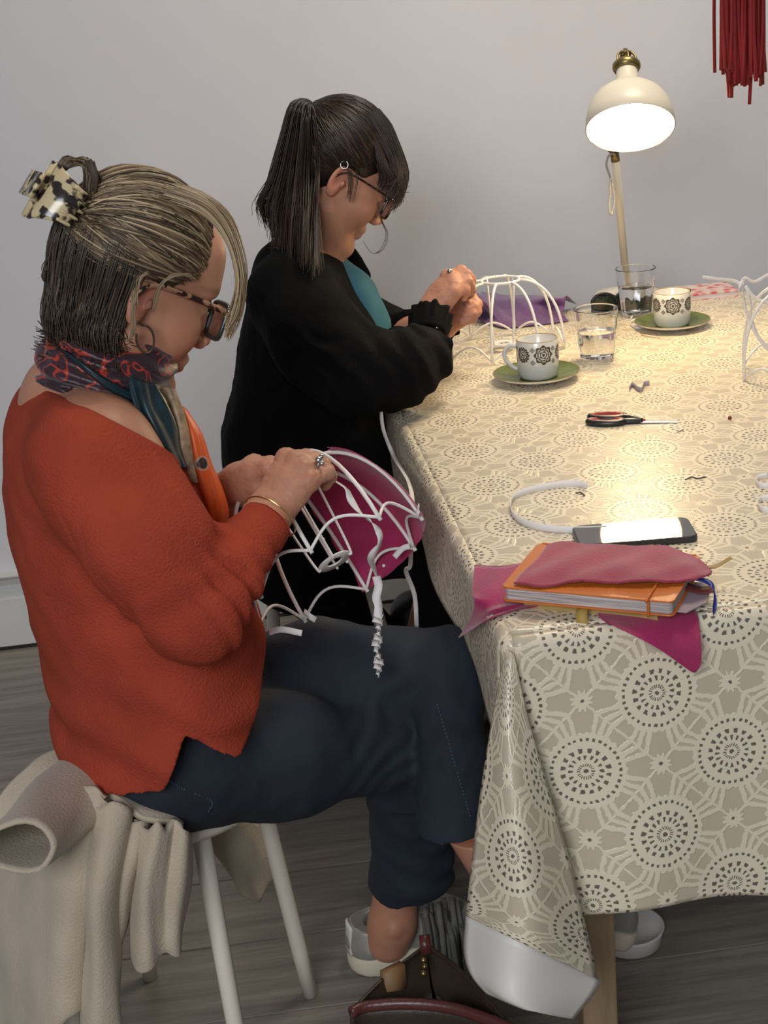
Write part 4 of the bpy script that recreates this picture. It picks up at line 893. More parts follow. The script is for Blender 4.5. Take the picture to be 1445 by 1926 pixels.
def sw_disp(x, y, z):
    p = np.stack([x, y, z], 1); q = p-el; s_ = q@fa_; rr = np.linalg.norm(q-s_[:, None]*fa_, axis=1)
    m1 = np.exp(-(np.maximum(rr-.055, 0)/.02)**2)*np.clip((s_+.03)/.03, 0, 1)*np.clip((fl_n+.01-s_)/.02, 0, 1)
    n = vnoise(x, y, z, .05, 5); wv = np.sin((s_+.012*n+.35*(rr-.03))*2*math.pi/.030)
    d = m1*.0036*wv*np.clip(1.25-s_/fl_n, .35, 1)
    ua = um-shR; ua = el-shR; ul = np.linalg.norm(ua); ua = ua/ul; q2 = p-shR; s2 = q2@ua; r2_ = np.linalg.norm(q2-s2[:, None]*ua, axis=1)
    m2 = np.exp(-(np.maximum(r2_-.07, 0)/.02)**2)*np.clip((s2-.12)/.1, 0, 1)*np.clip((ul-s2)/.03, 0, 1)
    d += m2*.003*np.sin((s2+.5*(q2@rd)+.02*n)*2*math.pi/.055)
    lowm = np.clip((.72-z)/.12, 0, 1)
    d += lowm*.0045*np.sin((z+.35*(x+.2)+.02*vnoise(x, y, z, .09, 8))*2*math.pi/.085)*(1-m1)
    d += .006*vnoise(x, y, z, .11, 6)+.0022*vnoise(x, y, z, .035, 7)+.0004*np.sin(x*1500)*0
    return d
under = SDF((0, 0, 0), (.02, .02, .02), .01); under.lo, under.h, under.n, under.ax = sw.lo, sw.h, sw.n, sw.ax
under.d = np.maximum(sw.d+.0065, (.80-sw.ax[2])[None, None, :].astype(np.float32)); upper = under.mesh()      # shoulders showing in the neckline
av, af = join(hd, tor, hR, hL, ank, upper); n_ = len(hd[0]); z_ = np.zeros(len(av)-n_)
body1 = mk('body', (av, np.array(af)), M_skin1, w1, attrs={'flush': np.concatenate([flu, z_+.08]), 'brow': np.concatenate([brw, z_])})

sw.disp(sw_disp, .03)
hp = [(60, 1360, 1.83), (118, 1435, 1.80), (160, 1480, 1.73), (205, 1494, 1.67), (306, 1492, 1.635), (315, 1478, 1.635), (347, 1388, 1.635), (356, 1388, 1.635), (402, 1412, 1.638), (452, 1432, 1.64), (470, 1408, 1.645), (522, 1265, 1.66), (545, 1180, 1.66), (600, 1100, 1.67)]
hx = np.array([at(*q)[0] for q in hp]); hzz = np.array([at(*q)[2] for q in hp])
sw.fn(lambda X_, Y_, Z_, d: np.maximum(d, (np.interp(X_[:, 0, 0], hx, hzz)[:, None, None]-Z_-.02*np.clip((Y_-1.8)/.2, 0, 1)).astype(np.float32)), lo=(-.44, 1.48, .3), hi=(.14, 2.18, .72))
# neckline: open oval round the neck, lower in front
Mn = np.array([fd*math.cos(.38)-ZU*math.sin(.38), np.cross(ZU, fd), ZU*math.cos(.38)+fd*math.sin(.38)]).T
nB, nN, nF = at(46, 716, 1.87), at(140, 756, 1.69), at(300, 842, 1.75); npl = nrm(np.cross(nN-nB, nF-nB)); npl = npl if npl[2] > 0 else -npl
sw.fn(lambda X_, Y_, Z_, d: np.maximum(d, ((X_-nB[0])*npl[0]+(Y_-nB[1])*npl[1]+(Z_-nB[2])*npl[2]).astype(np.float32)), lo=(-.44, 1.48, .84), hi=(.14, 2.18, 1.03))
# cuff cut
sw.fn(lambda X_, Y_, Z_, d: np.maximum(d, ((X_-wr[0])*fa_[0]+(Y_-wr[1])*fa_[1]+(Z_-wr[2])*fa_[2]-.014).astype(np.float32)), lo=wr-.055, hi=wr+.07)
sweater = relax(mk('sweater', sw.mesh(), M_or, w1, label='orange-red knitted sweater with side slits'))

# jeans
M_jean = mat('dark blue denim', (.0140, .0215, .036), .85, noise=.45, nscale=7, col2=(.008, .011, .018), bump=.4, bscale=600)
jn = SDF((-.40, 1.56, .06), (.34, 2.16, .66), .0042)
jn.cap(at(274, 1434, 1.785), at(274, 1408, 1.92), .084, .084, k=.05); jn.cap(at(330, 1400, 1.80), at(300, 1330, 1.88), .085, .085, k=.05); jn.cap(at(345, 1395, 1.765), at(325, 1365, 1.90), .094, .09, k=.04)
jn.cap(at(268, 1445, 1.80), at(272, 1430, 1.86), .054, k=.04)
jn.chain([at(285, 1438, 1.758), at(530, 1415, 1.795), at(752, 1398, 1.868)], [.088, .078, .060], k=.035)
jn.chain([at(752, 1398, 1.868), at(772, 1480, 1.885), at(776, 1740, 2.0)], [.058, .056, .066], k=.03)
jn.chain([at(330, 1350, 1.93), at(600, 1275, 1.915), at(836, 1255, 1.868)], [.094, .078, .052], k=.03)
jn.chain([at(838, 1258, 1.866), at(850, 1400, 1.80), at(845, 1640, 1.765)], [.052, .045, .046], k=.012)
def jd(x, y, z):
    n = vnoise(x, y, z, .06, 11); kn = at(752, 1380, 1.8)
    r_ = np.sqrt((x-kn[0])**2+(z-kn[2])**2)
    d = .004*n+.002*vnoise(x, y, z, .022, 12)+.0022*np.sin((x*.8-z*.9+.03*n)*2*math.pi/.034)*np.exp(-(r_/.07)**2)
    d += .0028*np.sin((z*.9+x*.5+.02*n)*2*math.pi/.045)*np.clip((x-.1)/.06, 0, 1)*np.clip((.36-z)/.1, 0, 1)
    return d
jn.disp(jd, .025)
zr = at(775, 1648, 1.97)
jn.fn(lambda X_, Y_, Z_, d: np.maximum(d, (zr[2]-.004+.10*(X_-zr[0])-Z_-.35*np.abs(X_-zr[0]+.02)*0).astype(np.float32)), lo=(.02, 1.84, .0), hi=(.34, 2.16, .24))
zl = at(843, 1566, 1.765)
jn.fn(lambda X_, Y_, Z_, d: np.maximum(d, (zl[2]+.06*(X_-zl[0])-Z_).astype(np.float32)), lo=(.12, 1.6, .0), hi=(.34, 1.835, .44))
jeans = relax(mk('jeans', jn.mesh(), M_jean, w1, label='dark blue jeans, left leg crossed over right'), 2)
M_st = mat('denim thread', (.05, .065, .10), .8)
def surf_y(px, py, y0, y1, sdf, eps=.0006):
    d = ray(px, py); ys = np.linspace(y0, y1, 160)
    for Y in ys:
        p = CAM+d*(Y/d[1]); i = np.round((p-sdf.lo)/sdf.h).astype(int)
        if (i >= 0).all() and (i < sdf.n).all() and sdf.d[tuple(i)] < eps: return p
    return CAM+d*(y1/d[1])
seam = [surf_y(x, y, 1.6, 1.95, jn) for x, y in zip(np.linspace(822, 888, 34), np.linspace(1322, 1545, 34))]
for i in range(0, 32, 1): mk('seam_stitch', tube([seam[i]*.75+seam[i+1]*.25, seam[i]*.25+seam[i+1]*.75], .0013, 5), M_st, jeans)
pk = [surf_y(x, y, 1.55, 1.95, jn) for x, y in crom([V(318, 1468, 0), V(350, 1486, 0), V(398, 1506, 0), V(392, 1528, 0)], 22)[:, :2]]
for i in range(21): mk('pocket_stitch', tube([pk[i]*.8+pk[i+1]*.2, pk[i]*.2+pk[i+1]*.8], .0012, 5), M_st, jeans)

# shoes
M_silver = mat('silver leather', (.42, .41, .37), .32, metal=.45, noise=.2, nscale=25, bump=.1, bscale=150); M_sole = mat('cream rubber sole', (.62, .55, .42), .6); M_tab = mat('white leather', (.62, .59, .53), .5)
def shoe(heel, yaw, pit=0.0, L=.245):
    e_ = empty('shoe', tuple(heel), None); e_.location = V(*heel)-V(*w1.location); e_.parent = w1
    Rm = rotz(yaw) @ roty(pit); W_ = lambda p: np.asarray(heel)+Rm @ np.asarray(p, float)
    up_ = SDF((-.01, -.06, -.005), (L+.02, .06, .12), .003)
    up_.cap((.038, 0, .046), (.04, 0, .075), .035, .032, k=.02); up_.cap((.04, 0, .045), (.15, 0, .04), .035, .040, k=.03); up_.cap((.15, 0, .035), (L-.042, 0, .03), .042, .034, k=.03); up_.cap((.06, 0, .09), (.15, 0, .06), .022, .026, k=.03)
    up_.cap((.045, 0, .11), (.060, 0, .065), .031, .025, k=.01, op='sub'); up_.fn(lambda X_, Y_, Z_, d: np.maximum(d, (.022-Z_).astype(np.float32)))
    up_.fn(lambda X_, Y_, Z_, d: np.maximum(d, (Z_-.088-.0*X_+.012*np.cos((X_-.03)*40)).astype(np.float32)))
    so = SDF((-.02, -.07, -.005), (L+.03, .07, .06), .003); so.cap((.04, 0, .016), (.15, 0, .016), .043, .046, k=.02); so.cap((.15, 0, .016), (L-.045, 0, .016), .047, .042, k=.02)
    so.fn(lambda X_, Y_, Z_, d: np.maximum(d, np.maximum(Z_-.033-.004*np.sin(X_*20), .0008-Z_).astype(np.float32)))
    for nm, s_, m_ in (('upper', up_, M_silver), ('sole', so, M_sole)):
        v, f = s_.mesh(); mk(nm, (np.asarray(heel)+v @ Rm.T, f), m_, e_)
    tb_ = mk('heel_tab', xf(patch([[V(.002, -.020, .032), V(-.002, 0, .034), V(.002, .020, .032)], [V(.003, -.018, .055), V(.0005, 0, .058), V(.003, .018, .055)], [V(.006, -.016, .078), V(.002, 0, .084), V(.006, .016, .078)]], 8, 8), Rm, heel), M_tab, e_); solid(tb_, .004)
    return e_
hx0 = atz(664, 1848, 0); s1_ = shoe((hx0[0], hx0[1]+.04, 0.0), math.radians(6))
s2_ = shoe(tuple(lk+V(.012, .01, -.14)), math.radians(8), math.radians(28)); 

# bracelet, ring, earring
M_gold = mat('gold', (.72, .52, .22), .25, metal=1); M_silv = mat('silver', (.5, .5, .48), .3, metal=1)
bw_c = wr+fa_*.018; mk('bracelet', ring(bw_c, .0335, .0011, 40, 6, fa_), M_gold, w1)
rp_ = (at(594, 868, 1.757)+at(606, 876, 1.742))/2; 
mk('finger_ring', join(ball(rp_+UP*.004-FW*.006, .0048), ball(rp_+UP*.008-FW*.004+RT*.003, .0034), ball(rp_-FW*.008+RT*.004, .0034), ring(rp_+FW*.003, .0098, .0014, 24, 6, RT*.9-UP*.3)), M_silv, w1)
mk('earring', tube([H1L((-.012, -.079, -.024))+V(.0, 0, -.001)]+[H1L((-.004, -.081, -.028))+V(.010*math.sin(a)+.004, 0, -.016+.016*math.cos(a)) for a in np.linspace(0, 5.2, 16)], .0014, 6, 40), mat('dark tortoise hoop', (.06, .035, .02), .3), w1)

# spectacles
M_tort = tort_mat('tortoiseshell', (.36, .20, .11), (.02, .012, .01), 110, .50); M_dkf = mat('dark green acetate', (.02, .03, .028), .2)
M_gl = mat('spectacle lens', (.9, .93, .95), .02, trans=1); bs(M_gl).inputs['IOR'].default_value = 1.15
g1 = empty('eyeglasses'); g1.parent = w1
g1.location = V(*H1O)-V(*w1.location)
_w = np.array(w1.location)
spectacles(g1, H1L, M_tort, M_gl, w=.052, hgt=.043, thick=.0030, temple=.0058, tz=.016, rim_m=M_dkf, xf_=.104, zc=.004)

# hair
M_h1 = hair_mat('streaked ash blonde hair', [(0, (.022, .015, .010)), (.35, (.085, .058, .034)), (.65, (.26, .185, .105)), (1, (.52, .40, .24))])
sc_ = SDF((-.15, -.11, -.12), (.13, .11, .17), .0026)
sc_.ell(HC, HR*.985, k=0); sc_.cap((-.030, 0, .0), (-.026, 0, -.060), .052, .038, k=.03)
sc_.fn(lambda X_, Y_, Z_, d: np.maximum(d, (X_*.72-Z_*.69-.008+.010*np.sin(Y_*60)).astype(np.float32)))
sc_.ell((.004, -.088, -.004), (.024, .03, .030), k=.01, op='sub'); sc_.ell((.004, .088, -.004), (.024, .03, .030), k=.01, op='sub')
sc_.fn(lambda X_, Y_, Z_, d: np.where(X_ > .012, np.maximum(d, (.018-Z_).astype(np.float32)), d))
sv_, sf_ = sc_.mesh()
S_ = []
clip = V(-.108, -.004, .066)
def toW(p): return H1O+np.asarray(p) @ H1B.T
for i in range(1250):
    s = random.random(); side = -1 if random.random() < .78 else 1
    key = np.array([(.080, 0, .098), (.090, side*.030, .086), (.080, side*.058, .062), (.048, side*.080, .040), (.012, side*.086, .034), (-.020, side*.086, .020)])
    a = crom(key, 60)[int(s*59)]+RNG.normal(0, .003, 3)
    b_ = clip+V(random.uniform(-.0, .012), side*random.uniform(.0, .018), random.uniform(-.018, .022))
    lift = random.random()**.6*(1.25 if s < .45 else .8)
    t_ = np.clip(.30+.45*(1-s)*random.random()+random.gauss(0, .20)+(.34 if i % 6 == 0 else 0), 0, 1)
    S_.append((toW(swept(a, b_, 16, lift, bow=(0, side*random.uniform(-.05, .12), random.uniform(-.10, .12)), wob=.012, lo=.985, hi=1.075)), random.uniform(.0009, .0018), .0008, t_))
for i in range(1000):           # layered hair falling to the nape
    ang = random.uniform(-1.85, 1.0); z0 = random.uniform(-.04, .062); k_ = random.random()
    def on(z, kk):      # point on the hair ellipsoid at height z
        q = math.sqrt(max(.05, 1-((z-HC[2])/HR[2])**2)); q = max(q, .84) if z < HC[2] else q; return V(HC[0]-HR[0]*q*math.cos(ang*.8)*kk, HR[1]*q*math.sin(ang*.85)*kk, z)
    kk = 1.0+.05*random.random(); zl = random.uniform(-.030, -.015)
    low = on(zl, kk+.01); tip_ = V(low[0]*.74+.010*k_, low[1]*(.80+.22*k_), random.uniform(-.092, -.048)-(.008 if abs(ang) < .8 else 0))
    e2 = tip_+V(-.022*random.random()**2*math.cos(ang)-.002, .012*math.sin(ang)*random.random(), -.010*random.random()+.004)
    pts = [on(z0, kk), on((z0+zl)/2, kk+.015), low, (low+tip_)/2+V(-.006, 0, 0), tip_, e2] if z0 > zl+.02 else [on(z0, kk), (on(z0, kk)+tip_)/2+V(-.006, 0, 0), tip_, e2]
    cp = crom(pts, 18); tw_ = np.linspace(0, 1, 18); pw_ = random.random()*6; cp = cp+np.outer(np.sin(tw_*9+pw_)*tw_, V(.0035, .0035, 0))+np.outer(np.sin(tw_*5+pw_*2)*tw_**2, V(-.005, .007, .002))
    S_.append((toW(cp), random.uniform(.0009, .0017), .0004, np.clip(random.gauss(.09, .07)+(.20 if i % 14 == 0 else 0), 0, .6)))
for i in range(280):           # fringe falling in front of the face
    dx, dy, dY = random.gauss(0, 6), random.gauss(0, 6), random.gauss(0, .006); k_ = random.random()
    pts = A([(340+dx-30*k_, 360+dy, 1.79+dY), (385+dx-6*k_, 382+dy, 1.782+dY), (420+dx, 418+dy, 1.782+dY), (441+dx*.8+4*k_, 470+dy, 1.778+dY), (450+dx*.8+6*k_, 530+dy, 1.775+dY), (446+dx*.7-6*k_, 590+dy, 1.775+dY), (426+dx*.5+4*k_, 628+dy*1.2-40*random.random()*k_, 1.777+dY)])
    S_.append((crom(pts, 18), random.uniform(.0009, .0016), .0004, np.clip(.80+random.gauss(0, .12), 0, 1)))
for i in range(130):           # looped tuft above the clip
    a = random.gauss(0, 1); pts = A([(172+5*a, 372, 1.80+.006*random.gauss(0, 1)), (176+6*a, 330+4*a, 1.80), (160+5*a, 306+4*random.gauss(0, 1), 1.80+.008*random.gauss(0, 1)), (132+4*a, 304+3*a, 1.80), (114+3*a, 324, 1.80), (122+5*a, 352, 1.80)])
    S_.append((crom(pts, 14), .0014, .0008, np.clip(.33+.12*random.gauss(0, 1), 0, 1)))
for i in range(36):
    a = random.gauss(0, 1); pts = A([(178, 372, 1.79), (180+3*a, 335, 1.785), (170+6*a, 300+5*random.random(), 1.785)]); S_.append((crom(pts, 9), .0012, .0003, .2))
for pts in ([(288, 588, 1.715), (300, 540, 1.712), (322, 520, 1.712), (350, 518, 1.716), (365, 524, 1.72)], [(258, 545, 1.716), (252, 585, 1.714), (254, 620, 1.716), (244, 640, 1.72)], [(255, 540, 1.72), (248, 590, 1.716), (246, 630, 1.716), (238, 642, 1.72)], [(278, 510, 1.715), (262, 530, 1.712), (258, 575, 1.712)], [(90, 500, 1.80), (80, 520, 1.80), (90, 540, 1.80)], [(100, 470, 1.80), (84, 500, 1.80), (84, 522, 1.80)], [(110, 620, 1.79), (88, 620, 1.79), (72, 606, 1.79)], [(120, 628, 1.80), (94, 630, 1.80), (80, 622, 1.80)]):
    for q in range(5): S_.append((crom([at(x+random.gauss(0, 2.0), y+random.gauss(0, 2.0), Y) for x, y, Y in pts], 14), .0010, .0004, .6 if pts[0][0] > 240 else .12))
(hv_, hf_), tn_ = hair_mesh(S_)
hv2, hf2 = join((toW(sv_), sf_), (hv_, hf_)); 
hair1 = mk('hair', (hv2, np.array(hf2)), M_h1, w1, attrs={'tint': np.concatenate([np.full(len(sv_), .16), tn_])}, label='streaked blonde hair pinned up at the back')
# claw clip
M_claw = tort_mat('pale tortoiseshell', (.58, .47, .27), (.03, .022, .02), 75, .54)
cc = at(112, 378, 1.79); CB = np.array([nrm(H1B[:, 1]*.8+ZU*.3), nrm(np.cross(ZU, H1B[:, 1])), ZU]).T; CB = basis(nrm(-H1B[:, 0]*.9+ZU*.25), H1B[:, 1])
claw = empty('hair_claw'); claw.parent = w1; claw.location = cc-_w; CL = lambda p: CB @ np.asarray(p, float)+cc
for sg_ in (-1, 1):
    G = np.array([[CL(((.010+.026*math.sin(u))*sg_*(1-.10*abs(w)), w*.036*(1-.25*u), .020*math.cos(u*1.3)+.004)) for w in np.linspace(-1, 1, 12)] for u in np.linspace(0, 1.9, 10)])
    solid(mk('jaw', (G.reshape(-1, 3), gridf(10, 12)), M_claw, claw), .004)
    for w in (-.8, -.4, 0, .4, .8):
        mk('tooth', tube([CL((sg_*.034, w*.026, .004)), CL((sg_*.033, w*.024, -.014)), CL((sg_*.020, w*.022, -.028))], [.0052, .0046, .0022], 8, 10, flat=.5), M_claw, claw)
mk('hinge', tube([CL((0, -.034, .024)), CL((0, .034, .024))], .006, 12), M_claw, claw)
for sg_ in (-1, 1): mk('thumb_grip', xf(box(0, 0, 0, .022, .030, .005), CB, CL((sg_*.012, 0, .036))), M_claw, claw)

# scarf
M_sc = bpy.data.materials.new('patterned silk scarf'); M_sc.use_nodes = True; nt = M_sc.node_tree; b = bs(M_sc); b.inputs['Roughness'].default_value = .45; b.inputs['Sheen Weight'].default_value = .2
tc = nt.nodes.new('ShaderNodeTexCoord'); n = nt.nodes.new('ShaderNodeTexNoise'); n.inputs['Scale'].default_value = 22; n.inputs['Detail'].default_value = 1.0; n.inputs['Distortion'].default_value = 1.6; nt.links.new(tc.outputs['Object'], n.inputs[0])
nt.links.new(ramp(nt, n.outputs['Fac'], [(.0, (.02, .012, .016)), (.47, (.035, .014, .02)), (.50, (.42, .045, .025)), (.54, (.40, .04, .02)), (.56, (.05, .015, .025)), (1, (.02, .02, .03))], 'LINEAR'), b.inputs['Base Color'])
M_teal = mat('teal satin', (.011, .036, .046), .42, noise=.45, nscale=45); M_cream_s = mat('cream silk print', (.46, .33, .20), .6, noise=.6, nscale=70)
M_or_s = bpy.data.materials.new('orange silk print'); M_or_s.use_nodes = True; nt = M_or_s.node_tree; b = bs(M_or_s); b.inputs['Roughness'].default_value = .45
tc = nt.nodes.new('ShaderNodeTexCoord'); n = nt.nodes.new('ShaderNodeTexVoronoi'); n.inputs['Scale'].default_value = 30; nt.links.new(tc.outputs['Object'], n.inputs[0])
nt.links.new(ramp(nt, n.outputs['Distance'], [(.0, (.03, .015, .015)), (.20, (.05, .02, .02)), (.24, (.45, .30, .2)), (.30, (.62, .085, .012)), (1, (.66, .10, .012))]), b.inputs['Base Color'])
nv = nrm(fd*.50+ZU*.86); RB_ = basis(nv, rd); rc_ = at(200, 688, 1.815)
sca = SDF(rc_-.13, rc_+.13, .003)
for kk, (R0, off_, rr_) in enumerate(((.054, .012, .016), (.060, -.012, .013))):
    rg = [rc_+RB_ @ V(R0*math.cos(a)*1.0, R0*1.08*math.sin(a), off_+.006*math.sin(2*a+kk)) for a in np.linspace(0, 2*math.pi, 25)]
    sca.chain(rg, [rr_]*25, k=.01, lat=nv, ratio=1.55)
sca.disp(lambda x, y, z: .0035*np.sin(((x-rc_[0])*nv[0]+(z-rc_[2])*nv[2]+.012*vnoise(x, y, z, .04, 21))*2*math.pi/.021)+.003*vnoise(x, y, z, .03, 22), .02)
scarf = mk('scarf', sca.mesh(), M_sc, w1, label='silk neck scarf in dark red, black, teal and orange')
def tail(rows, m, nm, seed, wob=.003):
    v, f = patch([A(r) for r in rows], 36, 22); g = v.reshape(36, 22, 3); u = np.linspace(0, 1, 22)[None, :]; t = np.linspace(0, 1, 36)[:, None]
    g -= FW*(wob*np.sin(u*13+seed+t*2.5)*np.clip(t*3+.3, 0, 1))[..., None]
    solid(mk(nm, (g.reshape(-1, 3), f), m, scarf), .004)
tail([[(238, 700, 1.756), (262, 716, 1.740), (290, 722, 1.750)], [(250, 752, 1.735), (276, 762, 1.722), (312, 758, 1.742)], [(268, 800, 1.722), (298, 806, 1.712), (330, 800, 1.738)], [(300, 846, 1.716), (322, 850, 1.712), (338, 846, 1.738)], [(330, 880, 1.722), (340, 882, 1.720), (350, 880, 1.735)]], M_teal, 'teal_border', 1)
tail([[(304, 726, 1.77), (318, 730, 1.76), (328, 734, 1.78)], [(322, 780, 1.755), (336, 782, 1.748), (346, 784, 1.766)], [(330, 830, 1.748), (346, 832, 1.742), (358, 834, 1.758)], [(342, 872, 1.745), (356, 876, 1.740), (366, 878, 1.756)], [(356, 905, 1.745), (366, 908, 1.742), (374, 910, 1.755)]], M_cream_s, 'cream_band', 2, .0015)
tail([[(332, 762, 1.79), (342, 766, 1.785), (350, 772, 1.795)], [(348, 808, 1.772), (366, 812, 1.766), (378, 818, 1.785)], [(356, 856, 1.762), (380, 862, 1.756), (394, 868, 1.775)], [(368, 905, 1.756), (395, 912, 1.748), (416, 920, 1.768)], [(386, 955, 1.752), (408, 958, 1.745), (428, 962, 1.765)], [(398, 994, 1.752), (410, 1000, 1.748), (424, 992, 1.762)]], M_or_s, 'orange_end', 3, .003)
tail([[(112, 652, 1.77), (120, 664, 1.765), (128, 676, 1.77)], [(150, 680, 1.738), (158, 690, 1.732), (164, 700, 1.738)], [(196, 712, 1.732), (202, 724, 1.728), (206, 734, 1.736)], [(238, 734, 1.742), (244, 746, 1.738), (248, 754, 1.745)], [(262, 742, 1.745), (268, 752, 1.742), (272, 760, 1.748)]], M_teal, 'teal_border', 4, .0015)

# ================================================================== coat on the stool
M_coat = mat('beige wool felt', (.53, .445, .335), .95, noise=.16, nscale=8, bump=.6, bscale=300, sheen=.15)
coat = empty('coat', (-.3, 1.75, 0)); tag(coat, 'beige felt coat draped over the stool and hanging to the floor', 'coat')
def drape(rows, nr, nc, nm, t=.007, wob=.004, seed=1):
    v, f = patch([A(r) for r in rows], nr, nc); v = v+wob*np.stack([1.6*vnoise(v[:, 0], v[:, 1], v[:, 2]*.35, .035, seed), vnoise(v[:, 0], v[:, 1], v[:, 2], .06, seed+1), 0*v[:, 0]], 1)
    return solid(mk(nm, (v, f), M_coat, coat), t)
# large panel hanging at the left
drape([[(-40, 1560, 1.88), (40, 1545, 1.78), (110, 1500, 1.70), (170, 1478, 1.67), (200, 1500, 1.655)], [(-50, 1640, 1.88), (30, 1620, 1.75), (120, 1580, 1.655), (165, 1560, 1.64), (205, 1530, 1.655)], [(-60, 1780, 1.87), (20, 1780, 1.74), (100, 1770, 1.64), (150, 1740, 1.63), (185, 1700, 1.655)], [(-70, 1900, 1.86), (10, 1920, 1.74), (90, 1900, 1.64), (140, 1890, 1.625), (172, 1860, 1.66)], [(-80, 2000, 1.86), (0, 2030, 1.74), (80, 1960, 1.64), (140, 1900, 1.63), (168, 1890, 1.66)]], 40, 40, 'back_panel', .008)
# vertical folds
drape([[(165, 1490, 1.68), (185, 1520, 1.645), (205, 1510, 1.635), (232, 1520, 1.64), (240, 1530, 1.665)], [(160, 1600, 1.665), (172, 1610, 1.63), (190, 1620, 1.615), (215, 1625, 1.625), (232, 1640, 1.665)], [(155, 1760, 1.665), (166, 1770, 1.625), (185, 1790, 1.605), (210, 1790, 1.62), (225, 1790, 1.665)], [(152, 1900, 1.67), (160, 1930, 1.625), (180, 1940, 1.605), (215, 1930, 1.62), (228, 1900, 1.665)], [(148, 1980, 1.67), (158, 2010, 1.625), (185, 2020, 1.605), (228, 2000, 1.62), (240, 1960, 1.665)]], 40, 30, 'fold', .007, seed=5)
drape([[(215, 1520, 1.67), (235, 1545, 1.655), (258, 1545, 1.65), (275, 1545, 1.67)], [(208, 1640, 1.665), (228, 1650, 1.645), (250, 1640, 1.64), (268, 1620, 1.67)], [(204, 1740, 1.67), (220, 1745, 1.65), (238, 1730, 1.65), (255, 1690, 1.675)], [(205, 1800, 1.68), (214, 1800, 1.665), (225, 1780, 1.665), (236, 1740, 1.68)]], 30, 24, 'fold', .007, seed=7)
drape([[(262, 1538, 1.66), (280, 1560, 1.64), (295, 1545, 1.632), (312, 1560, 1.64), (325, 1540, 1.655), (345, 1560, 1.65), (352, 1570, 1.68)], [(245, 1680, 1.66), (262, 1690, 1.635), (282, 1680, 1.628), (298, 1690, 1.64), (312, 1670, 1.65), (335, 1680, 1.648), (350, 1660, 1.68)], [(242, 1770, 1.66), (258, 1790, 1.635), (278, 1790, 1.63), (292, 1780, 1.645), (305, 1770, 1.65), (325, 1770, 1.65), (340, 1740, 1.68)], [(243, 1800, 1.66), (258, 1828, 1.638), (280, 1822, 1.635), (290, 1800, 1.65), (305, 1790, 1.655), (325, 1800, 1.655), (338, 1790, 1.68)]], 40, 44, 'front_panel', .007, seed=9)
drape([[(170, 1475, 1.74), (215, 1500, 1.67), (270, 1540, 1.65), (330, 1548, 1.66), (352, 1552, 1.70)], [(150, 1462, 1.80), (215, 1490, 1.70), (270, 1515, 1.68), (330, 1530, 1.69), (380, 1540, 1.72)], [(140, 1450, 1.90), (210, 1470, 1.80), (280, 1490, 1.80), (340, 1500, 1.80), (400, 1510, 1.80)]], 20, 30, 'seat_layer', .007, .002, seed=11)
# sleeve with an open end
def sleeve(path, rad, fl_, nm):
    p = crom(A(path), 26); r_ = np.interp(np.linspace(0, 1, 26), np.linspace(0, 1, len(rad)), rad); T, N_, Bn = frames(p); a = np.linspace(0, 2*math.pi, 29)
    v = np.array([[p[i]+(N_[i]*math.cos(q)*fl_+Bn[i]*math.sin(q))*r_[i]*(1+.07*math.sin(2*q+1+i*.12)+.05*math.sin(3*q+i*.22)+.03*math.sin(5*q+i*.4)) for q in a] for i in range(26)])
    v = v[:, :-1]; f = [[i*28+j, i*28+(j+1) % 28, (i+1)*28+(j+1) % 28, (i+1)*28+j] for i in range(25) for j in range(28)]
    return solid(mk(nm, (v.reshape(-1, 3), f), M_coat, coat), .005)
sleeve([(34, 1594, 1.55), (84, 1545, 1.63), (135, 1500, 1.70), (190, 1450, 1.78)], [.044, .048, .050, .05], .62, 'sleeve')
drape([[(0, 1500, 1.80), (60, 1440, 1.82), (130, 1400, 1.86), (150, 1400, 1.90)], [(-10, 1570, 1.78), (60, 1500, 1.78), (140, 1440, 1.82), (170, 1430, 1.90)], [(0, 1640, 1.78), (60, 1570, 1.74), (140, 1500, 1.76), (190, 1470, 1.85)]], 24, 24, 'collar', .008, seed=13)
# end hanging beyond the seat
drape([[(395, 1560, 1.95), (430, 1555, 1.95), (470, 1545, 1.97), (505, 1560, 2.0)], [(400, 1600, 1.93), (440, 1600, 1.94), (480, 1600, 1.96), (520, 1620, 2.0)], [(430, 1640, 1.93), (455, 1650, 1.94), (490, 1650, 1.97), (520, 1640, 2.0)], [(455, 1680, 1.94), (470, 1690, 1.94), (488, 1695, 1.96), (508, 1645, 2.0)]], 24, 24, 'back_hem', .007, seed=15)
# ================================================================== woman in the black cardigan
w2 = empty('person', (.12, 2.72, 0)); tag(w2, 'seated woman in black cardigan with high ponytail and glasses, hands raised', 'person')
M_skin2 = skin_mat('skin fair', (.50, .27, .175), (.50, .16, .11))
H2B = head_basis(math.radians(8), math.radians(34)); H2O = at(637, 338, 2.645)-H2B @ V(-.010, -.078, .002); H2L = lambda p: H2O+H2B @ np.asarray(p, float)
neck2 = at(585, 500, 2.73)
hd, flu, brw = make_head(H2O, H2B, neck2, .053, h=.0022)
s = SDF((-.08, 2.34, .10), (.50, 3.02, 1.02), .0075)
s2R, s2L = at(548, 560, 2.575), at(580, 530, 2.88)
s.cap(s2R, s2L, .05, k=.03); s.chain([at(575, 560, 2.73), at(585, 640, 2.73), at(570, 900, 2.73)], [.07, .095, .12], k=.04, lat=(0, 1, 0), ratio=1.4); s.cap(neck2, H2O+H2B @ V(-.03, 0, -.06), .058, .05, k=.04)
s.chain([s2R, at(672, 706, 2.45), at(815, 618, 2.58)], [.045, .036, .024], k=.02); s.chain([s2L, at(730, 640, 2.85), at(835, 604, 2.705)], [.045, .036, .024], k=.02)
